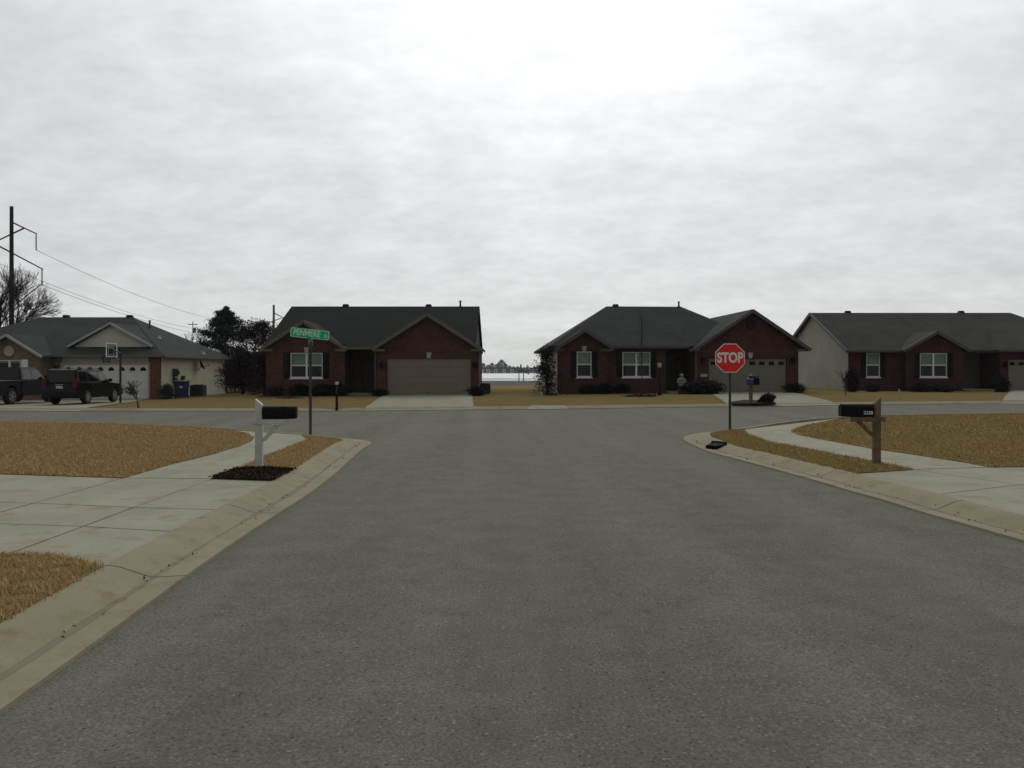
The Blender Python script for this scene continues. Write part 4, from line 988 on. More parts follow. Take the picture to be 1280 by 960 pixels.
def cone(r_, p_=1.0, low=.85): return lambda t: r_ * (1-t)**p_ * (low + (1-low)*min(1,t*5)) + .05
def ball(r_): return lambda t: r_ * math.sqrt(max(0, 1-(2*t-1)**2)) * .95 + .04
def oval(r_, m_=.35): return lambda t: r_ * (math.sin(math.pi*min(1,t**.6))**.6 if 0 < t < 1 else 0)

def pine_tree(loc, h, r_, label, seed, nb=150, n=30000):
    rs = np.random.default_rng(seed); o = thing('pine_tree', label, 'tree', loc); P = []; tb = MB(); tb.tube((0,0,-.2),(0,0,h*.95),.16,.03,8)
    for b_ in range(nb):
        t = rs.uniform(.03, 1)**.9; L = r_*(1-t)**.88*rs.uniform(.55, 1.15)+.10; a = rs.uniform(0, 6.283); up = rs.uniform(.05, .42)
        base = np.array([0, 0, t*h*.92]); tip = base + np.array([np.cos(a)*L, np.sin(a)*L, L*up]); m_ = n//nb
        u = rs.uniform(.15, 1, m_)**.8; w = (.30*(1-u*.75)+.06)[:, None]*min(1.0, .45+L*.4)
        P.append(base + (tip-base)*u[:, None] + rs.normal(size=(m_, 3))*w*np.array([1, 1, .6])); tb.tube(tuple(base), tuple(tip), .03, .008, 4, False)
    P = np.concatenate(P); P[:, 2] = np.maximum(P[:, 2], .05)
    np_obj('crown', leaves(P, .26, .2, .3, rs), 4, mt['pine'], o); tb.build('trunk', mt['bark'], o, fix=False); return o
pine_tree((-23.1, 64.5, 0), 7.2, 4.6, 'dark green pine tree with ragged pointed top behind the left house', 3)
leaf_tree((-19.9, 62.0, 0), 5.2, lambda t: 2.3*(math.sin(math.pi*(.12+.85*t)))**.6, 13000, .26, mt['cedar'], 'bronzed rounded cedar tree between the pine and the centre house', 5, 'cedar_tree', clump=120, aspect=.25, rough=.15)
leaf_tree((-18.0, 53.5, .1), 2.9, lambda t: 1.7*(1-t*.75), 9000, .22, mt['brush'], 'brown leafless hedge shrub left of the centre house', 8, 'hedge_shrub', 'shrub', .2, 80, .2)
leaf_tree((-15.4, 49.8, .1), 2.4, lambda t: .8*(1-t*.6), 5000, .18, mt['brush'], 'tall thin brown shrub at the left corner of the centre house', 9, 'corner_shrub', 'shrub', .2, 50, .2)
bare_tree((-50.3, 78.0, -.3), 14.5, .66, 'large bare tree rising behind the tan brick house beside the power pole', 21, 6, .27, ('bark','twig'), 3, trunk_frac=.26, thin=.009)
bare_tree((-55.5, 82.0, -.3), 16.0, .8, 'smaller bare tree at the left edge behind the power pole', 33, 5, .26, ('bark','twig'), 3, trunk_frac=.25, thin=.014)
bare_tree((-30.0, 75.5, -.1), 5.6, .8, 'pale small bare tree behind the left house roof, left of the pine', 44, 4, .09, ('bark','twigpale'), 3, trunk_frac=.3, thin=.011)
q_ = yard(173.5, 510); bare_tree(q_, 1.7, 1.15, 'small bare shrub by the kerb in front of the white garage door', 12, 4, .05, ('bark','twigpale'), 3, 'bare_shrub', 'shrub', .28, thin=.008)
q_ = yard(802, 496); sp_ = thing('sapling', 'thin bare sapling in a mulch ring on the right house lawn', 'tree', q_)
MB().path([(0,0,-.1),(.02,0,1.2),(-.01,.02,2.4),(.02,0,3.5),(.0,0,4.2)], .026, 6).build('trunk', mt['bark'], sp_, fix=False)
mb = MB(); rsp = random.Random(3)
for i in range(26):
    z = 1.5 + 2.6*i/26; a = rsp.uniform(0, 6.28); L = .75*(1-.6*i/26)*rsp.uniform(.6, 1)
    m_ = Vector((math.cos(a)*L*.45, math.sin(a)*L*.45, z+L*.6)); e_ = Vector((math.cos(a)*L*.62, math.sin(a)*L*.62, z+L*1.25)); mb.tube((0,0,z), m_, .009, .007, 3, False); mb.tube(m_, e_, .007, .004, 3, False)
    mb.tube(m_, m_+Vector((math.cos(a+.8)*L*.3, math.sin(a+.8)*L*.3, L*.35)), .005, .003, 3, False)
mb.build('crown', mt['twig'], sp_, fix=False)
rs_ = np.random.default_rng(4); pt = rs_.normal(size=(500,3))*np.array([.42,.22,.07])+np.array([0,0,.06]); pt[:,2] = np.abs(pt[:,2])+.01
ml = np_obj('mulch_mound', leaves(pt, .09, .5, 0, rs_), 4, mt['rustshrub']); ml.location = q_; tag(ml, 'reddish brown mulch mound around the sapling on the right house lawn', 'mulch', kind='stuff')
for i, (dx2, s_) in enumerate(((-.62, .16), (.45, .2))):
    st = MB(); st.lathe([(.02,0),(s_,.02),(s_*.9,s_*.6),(s_*.4,s_*.95),(.01,s_)], (0,0,-.02), 9); st.move(lambda v: Vector((v.x*1.25+random.uniform(-.02,.02), v.y, v.z)))
    o = st.build('garden_rock', mt['bark'], None, 0, True); o.location = (q_.x+dx2, q_.y+.05, q_.z); tag(o, ('small brown rock left of the sapling mulch', 'larger brown rock right of the sapling mulch')[i], 'rock')
q_ = yard(360, 498); bare_tree(q_, 2.2, .6, 'young leafless tree in front of the centre house double window', 17, 3, .022, ('bark','twig'), 2, 'young_tree', 'tree', .45, thin=.007)
pt = rs_.normal(size=(300,3))*np.array([.35,.25,.03]); pt[:,2] = np.abs(pt[:,2])+.01
ml = np_obj('mulch_ring', leaves(pt, .08, .5, 0, rs_), 4, mt['mulchchip']); ml.location = q_; tag(ml, 'thin dark mulch ring round the young tree on the centre lawn', 'mulch', kind='stuff')

# holly at the corner of the right house
q_ = yard(684, 494); leaf_tree((q_.x, q_.y+.2, q_.z), 2.6, lambda t: .52*(1-t*.62)+.1*math.sin(t*19), 4600, .105, mt['box'], 'dark upright holly at the left corner of the right house', 6, 'holly_tree', 'shrub', .5, 40, .3)
# foundation shrubs
protos = {}
def shrub(px, py, h, r_, mat, label, group, seed, push=0.0):
    q_ = yard(px, py); key = (mat, seed % 3)
    if key not in protos:
        protos[key] = leaf_tree((q_.x, q_.y+push, q_.z), 1.0, ball(.5), 2600, .11, mt[mat], label, 50+seed%3, 'foundation_shrub', 'shrub', .6, 70, .10, group, .03)
        o = protos[key]
    else:
        o = dup(protos[key], (q_.x, q_.y+push, q_.z), random.uniform(0, 6), None, label); 
    o.scale = (r_*2, r_*2, h); o['label'] = label; o['group'] = group; return o
gB = 'shrubs along the right house'; gA = 'shrubs along the centre house'; gC = 'shrubs along the far right house'
shrub(734, 492.4, .50, .42, 'box', 'low dark shrub below the single window of the right house', gB, 0)
shrub(755, 492.4, .55, .42, 'box', 'low dark shrub between the two windows of the right house', gB, 1)
shrub(777, 491.8, .52, .42, 'box', 'low dark shrub below the left end of the right house double window', gB, 2)
shrub(865, 492.5, .62, .55, 'box', 'dark rounded shrub right of the garden statue', gB, 0)
shrub(886, 492.5, .68, .62, 'box', 'dark clipped shrub at the left edge of the right house garage', gB, 1)
shrub(992, 491, .5, .5, 'box', 'low dark shrub right of the right house garage door', gB, 2)
shrub(374, 495, .62, .5, 'box', 'dark shrub under the centre house double window', gA, 0)
shrub(347, 495, .6, .55, 'box', 'dark shrub left of the centre house double window', gA, 1)
shrub(404, 495, .6, .55, 'box', 'dark shrub right of the centre house double window', gA, 2)
shrub(424, 494.8, .62, .5, 'box', 'dark shrub beside the centre house porch', gA, 0)
shrub(474, 495, .34, .42, 'box', 'small low shrub left of the centre house garage door', gA, 1)
shrub(595, 494.8, .48, .42, 'box', 'small dark shrub right of the centre house garage door', gA, 2)
shrub(1065, 490, 1.25, .34, 'box', 'upright dark shrub at the pale gable corner of the far right house', gC, 0)
shrub(1091, 489.8, .45, .4, 'box', 'low shrub below the far right house single window', gC, 1)
shrub(1151, 490, .5, .45, 'box', 'low shrub under the left half of the far right house double window', gC, 2)
shrub(1178, 490, .42, .6, 'box', 'wide low shrub under the right half of the far right house double window', gC, 0)
shrub(1252, 490, .85, .36, 'box', 'upright shrub by the far right house garage', gC, 1)
shrub(207.5, 499, .8, .36, 'shrubgreen', 'grey green shrub at the brick pier left of the blue bin', 'shrubs along the left house', 2)
q_ = yard(1057, 494); bare_tree(q_, 1.5, .6, 'small bare shrub in front of the pale gable end', 19, 3, .03, ('bark','twig'), 2, 'bare_shrub', 'shrub', .4, thin=.008)

def bed(name, pts):
    mb = MB(); mb.slab([(x, y, gz(x)+lawn_off(x, y)+.03) for x, y in pts], .12); struct(mb.build(name, mt['mulch']))
bed('planting_bed', [(-14.6,45.9),(-9.7,45.8),(-9.6,46.95),(-14.6,46.95)])
def bl_(x, y): c, s_ = math.cos(TH), math.sin(TH); return (BX+x*c-y*s_, BY+x*s_+y*c)
bed('planting_bed', [bl_(0,-.9), bl_(xm1-.1,-.8), bl_(xm1-.1,.55), bl_(xw+.01,.55), bl_(xw+.01,-.02), bl_(0,-.02)])
bed('planting_bed', [bl_(xg0-.2,-.9), bl_(gd[0]-.1,-.9), bl_(gd[0]-.1,-.02), bl_(xg0-.2,-.02)])
bed('planting_bed', [(CX+.1,CY-.9),(CX+x1-.05,CY-1.1),(CX+x2,CY-1.3),(CX+x2,CY-.53),(CX+x1+.02,CY-.53),(CX+.1,CY-.03)])
# mulch island with the blue mailbox at the right driveway
isl = [(910,503.5),(930,500.5),(964,501.5),(970,504.6),(945,505.2),(915,505.2)]
P = [yard(x, y) for x, y in isl]; mb = MB(); mb.slab([(p_.x, p_.y, p_.z+.035) for p_ in P], .045); struct(mb.build('mulch_island', mt['mulch']))
q_ = yard(938.5, 504.5); bm_ = thing('mailbox', 'blue and black mailbox on wooden post beside the right house driveway', 'mailbox', q_, R(-75))
MB().box(-.06,.06,-.06,.06,-.1,.95).build('post', mt['wood'], bm_, .006)
sh = mailbox_shell(.55,.30,.36); sh.move(lambda v: v + Vector((-.1,0,.80))); body = sh.build('box', mt['bluebox'], bm_, .006, True)
MB().box(.452,.462,-.13,.13,.82,1.1).build('door', mt['black'], body); MB().box(-.11,.462,-.155,.155,1.165,1.19).build('cover', mt['black'], body)
MB().box(-.05,.05,-.05,.05,1.192,1.27).build('finial', mt['stone'], bm_)
q_ = yard(955.5, 504.2); rs2 = np.random.default_rng(9); n = 1500; tt = rs2.uniform(0,1,n); aa = rs2.uniform(0,6.28,n)
pt = np.c_[.42*np.sqrt(rs2.uniform(0,1,n))*np.cos(aa)+.25*tt, .35*np.sqrt(rs2.uniform(0,1,n))*np.sin(aa), .04+.52*tt*(1-.35*np.abs(np.cos(aa)))]
bsh = thing('grass_clump', 'dark brown ornamental grass clump beside the blue mailbox', 'shrub', q_); bsh.scale = (.8, .8, .8); np_obj('foliage', leaves(pt, .2, .15, 2.0, rs2), 4, mt['rustshrub'], bsh)
MB().lathe([(.16,-.05),(.2,.04),(.1,.12)], (0.1,0,0), 8).build('root_crown', mt['bark'], bsh)
# little posts
q_ = yard(421, 510.5); ym_ = thing('yard_marker', 'dark slim post with a white cap near the far kerb', 'post', q_)
k = q_.y/1000
MB().hexa([(-.05,-.05,-.1),(.05,-.05,-.1),(.05,.05,-.1),(-.05,.05,-.1)], [(-.04,-.04,.62),(.04,-.04,.62),(.04,.04,.62),(-.04,.04,.62)]).build('post', mt['blackpl'], ym_, .005)
MB().tube((0,0,.6),(0,0,.98),.03,.03,8).build('rod', mt['galv'], ym_); MB().box(-.06,.06,-.05,.05,.96,1.08).build('cap', mt['whitewood'], ym_, .01)
q_ = yard(676.5, 503.5); um = MB().lathe([(.05,-.05),(.05,.42),(.03,.5)], (0,0,0), 8).build('utility_marker', mt['stone']); um.location = q_; tag(um, 'short pale utility marker on the lawn left of the right house', 'marker')
q_ = yard(1124, 499); um = MB().lathe([(.045,-.05),(.045,.4),(.03,.46)], (0,0,0), 8).build('utility_marker', mt['stone']); um.location = q_; tag(um, 'short pale utility marker on the far right lawn', 'marker')
# lamp post
q_ = yard(824.5, 494); lp = thing('lamp_post', 'dark garden lamp post with a pale globe before the right house porch', 'lamp post', q_)
MB().tube((0,0,-.1),(0,0,1.5),.04,.03,8).build('post', mt['black'], lp); mb = MB(); mb.lathe([(.12,-.05),(.12,.1),(.05,.25)], (0,0,0), 10); mb.build('base', mt['black'], lp)
mb = MB(); mb.lathe([(.03,1.5),(.10,1.56),(.12,1.66),(.09,1.76),(.03,1.8)], (0,0,0), 12); mb.build('globe', mt['stone'], lp, smooth=True); mb = MB(); mb.lathe([(.11,1.8),(.03,1.9)], (0,0,0), 10); mb.build('cap', mt['black'], lp)
# statue by the porch
q_ = yard(852, 492.6); stt = thing('garden_statue', 'pale garden statue on a dark pedestal beside the right house porch', 'statue', (q_.x, q_.y, q_.z))
MB().hexa([(-.2,-.2,-.05),(.2,-.2,-.05),(.2,.2,-.05),(-.2,.2,-.05)], [(-.13,-.13,.45),(.13,-.13,.45),(.13,.13,.45),(-.13,.13,.45)]).build('pedestal', mt['acunit'], stt, .015)
mb = MB(); mb.lathe([(.13,.45),(.17,.5),(.15,.62),(.17,.78),(.19,.86),(.12,.93),(.05,.95),(.055,.98),(.095,1.02),(.10,1.09),(.07,1.15),(.02,1.17)], (0,0,0), 14); mb.move(lambda v: Vector((v.x*1.15, v.y*.8, v.z))); mb.build('figure', mt['statue'], stt, smooth=True)
mb = MB()
for s_ in (-1,1): mb.tube((s_*.2,0,.84),(s_*.24,-.05,.66),.05,.04,8); mb.tube((s_*.24,-.05,.66),(s_*.06,-.16,.62),.04,.03,8)
mb.build('arms', mt['statue'], stt, smooth=True)

# ------------------------------------------------------------------ vehicles (local: front at +y)
def wheel(root, x, y, r_, wd, side):
    mb = MB(); prof = [(r_*.62,-wd/2),(r_*.93,-wd/2),(r_,-wd/2+.035),(r_,wd/2-.035),(r_*.93,wd/2),(r_*.62,wd/2)]
    mb.lathe(prof, (x,y,r_), 24, 'x'); W_ = mb.build('wheel', mt['tyre'], root, smooth=True)
    rm = MB(); xo = x + side*(wd/2-.012)
    rm.lathe([(r_*.66,-.02),(r_*.66,.02),(r_*.58,.02),(r_*.58,-.02)], (xo,y,r_), 24, 'x')
    for i in range(5):
        a = 2*math.pi*i/5; c, s_ = math.cos(a), math.sin(a)
        rm.beam((xo+side*.012,y+c*r_*.1,r_+s_*r_*.1),(xo+side*.012,y+c*r_*.6,r_+s_*r_*.6),.03,.085,(1,0,0))
    rm.lathe([(r_*.14,-.01),(r_*.14,.035)], (xo,y,r_), 10, 'x'); rm.build('rim', mt['rim'], W_)
    return W_
def lower_body(y0, y1, pts_top, axles, rw, zb=.32, hw=.9):
    """side outline with wheel arches, full width"""
    out = [(y0, zb+.12), (y0+.12, zb)]
    for ya in axles:
        for i in range(0, 9):
            a = math.pi - math.pi*i/8; out.append((ya + rw*math.cos(a), zb + (rw+.05)*math.sin(a)))
    out += [(y1-.15, zb), (y1, zb+.12)] + pts_top
    return MB().prism(out, lambda a,b_: (-hw, a, b_), lambda a,b_: (hw, a, b_))
def car_glass(root, quads, name='side_window'):
    for q_ in quads: 
        n_ = (Vector(q_[1])-Vector(q_[0])).cross(Vector(q_[3])-Vector(q_[0])).normalized()*.006
        MB().hexa([Vector(p_) for p_ in q_], [Vector(p_)+n_ for p_ in q_]).build(name, mt['carglass'], root)
m, nt, b = new_mat('dark_car_glass'); mt['carglass'] = m; b.inputs['Base Color'].default_value = (.005,.005,.006,1); b.inputs['Roughness'].default_value = .04; b.inputs['Specular IOR Level'].default_value = .45

# SUV
sv = thing('sport_utility_vehicle', 'black sport utility vehicle parked nose to the left house garage', 'suv', (-21.78, 40.75, gz(-21.8)+lawn_off(-21.8,40)+.024), R(1.5)); sv.scale = (.93, .98, .97)
pb = lower_body(-2.4, 2.42, [(2.42,.78),(2.3,.98),(1.1,1.08),(-2.3,1.08),(-2.4,.95)], (-1.35, 1.5), .42)
BD = pb.build('body', mt['paintblack'], sv, .035, True)
hb_, ht = .865, .70; z0_, z1_ = 1.075, 1.76
bot = [(-hb_,-2.33,z0_),(hb_,-2.33,z0_),(hb_,1.15,z0_),(-hb_,1.15,z0_)]; top = [(-ht,-2.1,z1_),(ht,-2.1,z1_),(ht,.35,z1_),(-ht,.35,z1_)]
MB().hexa(bot, top).build('cabin', mt['paintblack'], sv, .05, True)
def lerp3(a, b_, t): return tuple(x+(y-x)*t for x, y in zip(a, b_))
def side_quad(s_, y0b, y1b, y0t, y1t, lo=.12, hi=.84, hb_=hb_, ht=ht, z0_=z0_, z1_=z1_):
    def P_(y, t): return (s_*(hb_+(ht-hb_)*t + .002), y, z0_+(z1_-z0_)*t)
    q_ = [P_(y0b,lo),P_(y1b,lo),P_(y1t,hi),P_(y0t,hi)]; return q_ if s_ > 0 else q_[::-1]
for s_ in (-1,1): car_glass(sv, [side_quad(s_,-2.05,-1.25,-1.98,-1.25), side_quad(s_,-1.17,-.22,-1.17,-.22), side_quad(s_,-.13,.88,-.13,.42)])
def rear_quad(hb_, ht, yb, yt, z0_, z1_, lo, hi, k=.9):
    def P_(x, t): return (x*(hb_+(ht-hb_)*t)*k, yb+(yt-yb)*t-.003, z0_+(z1_-z0_)*t)
    return [P_(-1,lo),P_(1,lo),P_(1,hi),P_(-1,hi)]
car_glass(sv, [rear_quad(hb_,ht,-2.33,-2.1,z0_,z1_,.12,.88)], 'rear_window')
car_glass(sv, [[(.8,1.06,1.16),(-.8,1.06,1.16),(-.64,.44,1.7),(.64,.44,1.7)]], 'windscreen')
for y in (-1.35,1.5):
    for s_ in (-1,1): wheel(sv, s_*.80, y, .36, .23, s_)
for s_ in (-1,1):
    MB().box(s_*.77-.11,s_*.77+.11,-2.43,-2.28,.82,1.32).build('tail_light', mt['tail'], sv, .02)
    MB().box(s_*.62-.02,s_*.62+.02,-1.95,.2,1.79,1.82).build('roof_rail', mt['chrome'], sv, .008)
    mb = MB(); mb.box(s_*.98-.1,s_*.98+.1,.78,.9,1.12,1.28); mb.box(s_*.88-.05,s_*.88+.05,.82,.88,1.1,1.15); mb.build('wing_mirror', mt['paintblack'], sv, .02)
    for y in (-.95,.1): MB().box(s_*.905-.012,s_*.905+.012,y,y+.2,.93,.96).build('door_handle', mt['blackpl'], sv)
    MB().box(s_*.68-.16,s_*.68+.16,2.36,2.44,.72,.9).build('headlight', mt['plate'], sv, .02)
MB().box(-.88,.88,-2.5,-2.36,.36,.62).build('rear_bumper', mt['blackpl'], sv, .04)
MB().box(-.88,.88,2.38,2.5,.36,.6).build('front_bumper', mt['blackpl'], sv, .04)
MB().box(-.17,.17,-2.425,-2.405,.82,.95).build('licence_plate', mt['plate'], sv)
MB().box(-.2,.2,-2.43,-2.405,1.0,1.03).build('badge_bar', mt['chrome'], sv)
MB().box(-.68,.68,-2.2,-2.1,1.735,1.765).build('roof_spoiler', mt['chrome'], sv, .01)
# pickup
pk = thing('pickup_truck', 'grey crew cab pickup truck at the left edge of the photograph', 'pickup truck', (-25.6, 41.0, gz(-25.6)+lawn_off(-25.6,40)+.024), R(1.0))
pb = lower_body(-.82, 2.75, [(2.75,.85),(2.62,1.1),(1.55,1.18),(-.82,1.18)], (1.75,), .46, .42, .95); pb.build('body', mt['paintgrey'], pk, .03, True)
bd = [(-2.85,.55),(-2.75,.46)] + [(-1.62+.46*math.cos(math.pi-math.pi*i/8), .46+.5*math.sin(math.pi*i/8)) for i in range(9)] + [(-.86,.46),(-.86,1.18),(-2.85,1.18)]
mb = MB()
for s_ in (-1,1): mb.prism(bd, lambda a,b_: (s_*.95,a,b_), lambda a,b_: (s_*.86,a,b_))
mb.box(-.859,.859,-.92,-.86,.6,1.17); mb.box(-.859,.859,-2.8,-.93,.6,.66); BB = mb.build('truck_bed', mt['paintgrey'], pk, .015)
MB().box(-.855,.855,-2.86,-2.79,.58,1.17).build('tailgate', mt['paintgrey'], pk, .015)
MB().box(-.95,.95,-2.84,-.87,1.182,1.2).build('bed_rail', mt['rim'], pk)['label'] = 'pale bed rail cap'
hb_, ht, z0_, z1_ = .92, .74, 1.175, 1.86
MB().hexa([(-hb_,-.8,z0_),(hb_,-.8,z0_),(hb_,1.55,z0_),(-hb_,1.55,z0_)], [(-ht,-.62,z1_),(ht,-.62,z1_),(ht,.8,z1_),(-ht,.8,z1_)]).build('cab', mt['paintgrey'], pk, .05, True)
for s_ in (-1,1): car_glass(pk, [side_quad(s_,-.6,.15,-.5,.15,.1,.82,hb_,ht,z0_,z1_), side_quad(s_,.24,1.3,.24,.8,.1,.82,hb_,ht,z0_,z1_)])
car_glass(pk, [rear_quad(hb_,ht,-.8,-.62,z0_,z1_,.1,.88)], 'rear_window'); car_glass(pk, [[(.84,1.47,1.26),(-.84,1.47,1.26),(-.68,.88,1.8),(.68,.88,1.8)]], 'windscreen')
for y in (-1.62,1.75):
    for s_ in (-1,1): wheel(pk, s_*.84, y, .40, .26, s_)
for s_ in (-1,1):
    MB().box(s_*.895-.06,s_*.895+.06,-2.89,-2.8,.78,1.12).build('tail_light', mt['tail'], pk, .015)
    MB().box(s_*.75-.17,s_*.75+.17,2.7,2.78,.82,1.02).build('headlight', mt['plate'], pk, .02)
    mb = MB(); mb.box(s_*1.06-.11,s_*1.06+.11,1.15,1.27,1.22,1.42); mb.box(s_*.95-.05,s_*.95+.05,1.18,1.24,1.2,1.26); mb.build('wing_mirror', mt['blackpl'], pk, .02)
    for y in (-.3,.55): MB().box(s_*.955-.012,s_*.955+.012,y,y+.2,1.03,1.06).build('door_handle', mt['chrome'], pk)
MB().box(-.9,.9,-3.0,-2.87,.48,.68).build('rear_bumper', mt['chrome'], pk, .03); MB().box(-.95,.95,2.72,2.86,.45,.72).build('front_bumper', mt['chrome'], pk, .04)
MB().box(-.17,.17,-3.02,-3.002,.52,.64).build('licence_plate', mt['plate'], pk)

# ------------------------------------------------------------------ power line
PX, PY = -56.3, 90.0; k = PY/1000
def pz(py): return 1.6 + (463-py)*k + .4
tp = thing('power_pole', 'tall dark power pole with slanted crossarms at the left edge', 'power pole', (PX, PY, -.4), R(0))
def pxo(px): return (px-640)*k - PX
MB().tube((0,0,0),(0,0,pz(258)),.30,.19,10).build('pole', mt['polewood'], tp, smooth=True)
mb = MB(); mb.tube((0,0,pz(277.5)),(pxo(46),0,pz(292.5)),.09,.07,6); mb.build('crossarm', mt['polewood'], tp)
mb = MB(); mb.tube((pxo(30),.05,pz(285)),(-2.6,.05,pz(306)),.09,.07,6); mb.build('crossarm', mt['polewood'], tp)
mb = MB(); mb.tube((-2.2,0,pz(303)),(pxo(53.5),0,pz(336.5)),.10,.07,6); mb.build('crossarm', mt['polewood'], tp)
ends = [(pxo(45.2),0,pz(293),pz(312.5)), (pxo(52.5),0,pz(336.5),pz(356)), (-2.5,0,pz(306),pz(324))]
for x, y, za_, zb2 in ends:
    mb = MB(); nD = 9
    for i in range(nD):
        zz = zb2 + (za_-zb2)*i/nD; mb.lathe([(.05,0),(.11,.04),(.06,.12)], (x,y,zz), 8)
    mb.tube((x,y,za_),(x,y,zb2),.04,.04,6); mb.build('insulator', mt['insul'], tp, fix=False)
mb = MB(); mb.tube((pxo(50.6),0,pz(356)),(.1,0,pz(384)),.05,.05,6); mb.build('brace', mt['polewood'], tp)
# next pole, seen far beyond the centre house
QX, QY = -67.0, 225.0; kk = QY/1000
def qz(py): return 1.6 + (463-py)*kk + .4
fp = thing('power_pole', 'distant power pole beyond the left slope of the centre house roof', 'power pole', (QX, QY, -.4))
MB().tube((0,0,0),(0,0,qz(381)),.42,.30,8).build('pole', mt['polefar'], fp)
def qxo(px): return (px-640)*kk - QX
MB().tube((0,0,qz(391)),(qxo(354),0,qz(397)),.16,.12,6).build('crossarm', mt['polefar'], fp); MB().tube((qxo(334),0,qz(404)),(qxo(352),0,qz(397.5)),.14,.12,6).build('crossarm', mt['polefar'], fp)
MB().tube((-1.8,0,qz(409)),(qxo(353),0,qz(414)),.14,.12,6).build('crossarm', mt['polefar'], fp)
for x, zz in ((qxo(353.5),qz(397)),(qxo(352.5),qz(414))): MB().tube((x,0,zz),(x,0,zz-1.3),.14,.14,6).build('insulator', mt['polefar'], fp)
def wire(p0, p1, sag, label, r_=.024):
    p0, p1 = Vector(p0), Vector(p1); n = 40; mb = MB()
    pts = [p0.lerp(p1, i/n) - Vector((0,0,sag*4*(i/n)*(1-i/n))) for i in range(n+1)]
    for a, b_ in zip(pts[:-1], pts[1:]): mb.tube(a, b_, r_, r_, 5, False)
    o = mb.build('power_line', mt['wire'], fix=False); tag(o, label, 'power line', 'overhead power lines'); return o
B0 = Vector((PX, PY, -.4)); B1 = Vector((QX, QY, -.4))
wire(B0+Vector((ends[0][0],0,ends[0][3])), B1+Vector((qxo(353.5),0,qz(397)-1.3)), 3.4, 'upper overhead power line from the tall pole to the distant pole')
wire(B0+Vector((ends[1][0],0,ends[1][3])), B1+Vector((qxo(352.5),0,qz(414)-1.3)), 3.0, 'lower overhead power line from the tall pole to the distant pole')
wire(B0+Vector((ends[2][0],0,ends[2][3])), B1+Vector((-1.8,0,qz(409)-1.0)), 3.4, 'overhead power line hung from the left arm of the tall pole')
# distribution pole with transformer
sx = (241-640)/1000*150; dp = thing('utility_pole', 'small far utility pole with a transformer behind the left house roof', 'utility pole', (sx,150,-.4))
mb = MB(); mb.tube((0,0,0),(0,0,2+61*.15),.11,.08,8); mb.build('pole', mt['polepale'], dp); MB().tube((.35,0,2+47*.15),(.35,0,2+53*.15),.26,.26,10).build('transformer', mt['polepale'], dp)
MB().box(-.9,.9,-.06,.06,2+57*.15,2+58*.15).build('crossarm', mt['polepale'], dp)

# ------------------------------------------------------------------ far shore
def far_tree(kind, seed):
    rs = np.random.default_rng(seed); n = 420
    if kind == 'bare':
        t = rs.uniform(0,1,n); a = rs.uniform(0,6.28,n); q_ = .42*np.sin(np.pi*np.clip(.15+.8*t,0,1))*np.sqrt(rs.uniform(0,1,n))
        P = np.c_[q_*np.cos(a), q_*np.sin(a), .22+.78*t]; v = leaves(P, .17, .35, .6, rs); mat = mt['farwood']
    else:
        t = rs.uniform(0,1,n)**1.3; a = rs.uniform(0,6.28,n); q_ = .3*(1-t)*np.sqrt(rs.uniform(.2,1,n))
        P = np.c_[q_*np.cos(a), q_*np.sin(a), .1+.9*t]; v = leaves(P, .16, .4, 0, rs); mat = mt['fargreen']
    o = thing('far_tree', 'tree', 'tree', (0,0,0), 0, 'trees on the far lake shore'); np_obj('crown', v, 4, mat, o)
    MB().tube((0,0,-.02),(0,0,.7),.03,.012,6).build('trunk', mt['farwood'], o); return o
PT = {('bare',i): far_tree('bare',70+i) for i in range(3)}; PT[('ever',0)] = far_tree('ever',80)
used = set(); FY = 640
spec = [(575,9,'bare'),(583,11,'bare'),(591,10,'bare'),(598,13,'bare'),(604,12,'bare'),(610,10,'bare'),(615,12,'bare'),(621,11,'bare'),(627,16,'bare'),(632,11,'bare'),(637,9,'bare'),(642,8,'bare'),(647,8,'bare'),(651,11,'ever'),(655,7,'bare'),(659,10,'ever'),(663,6,'bare'),(668,8,'bare'),(673,9,'bare'),(679,10,'bare'),(686,8,'bare'),(694,11,'bare')]
for i, (px, h, kd) in enumerate(spec):
    key = (kd, i % 3 if kd == 'bare' else 0); Y = FY + (i*37 % 60); loc = ((px-640)/1000*Y, Y, -.4)
    o = PT[key] if key not in used else dup(PT[key], loc, i*1.3)
    used.add(key); o.location = loc; o.rotation_euler = (0,0,i*1.3); h_ = h*Y/1000; o.scale = (h_*.95,h_*.95,h_)
    o['label'] = ('hazy grey bare tree in the far shore row between the two brick houses' if kd == 'bare' else 'dark conifer in the far shore row between the two brick houses')
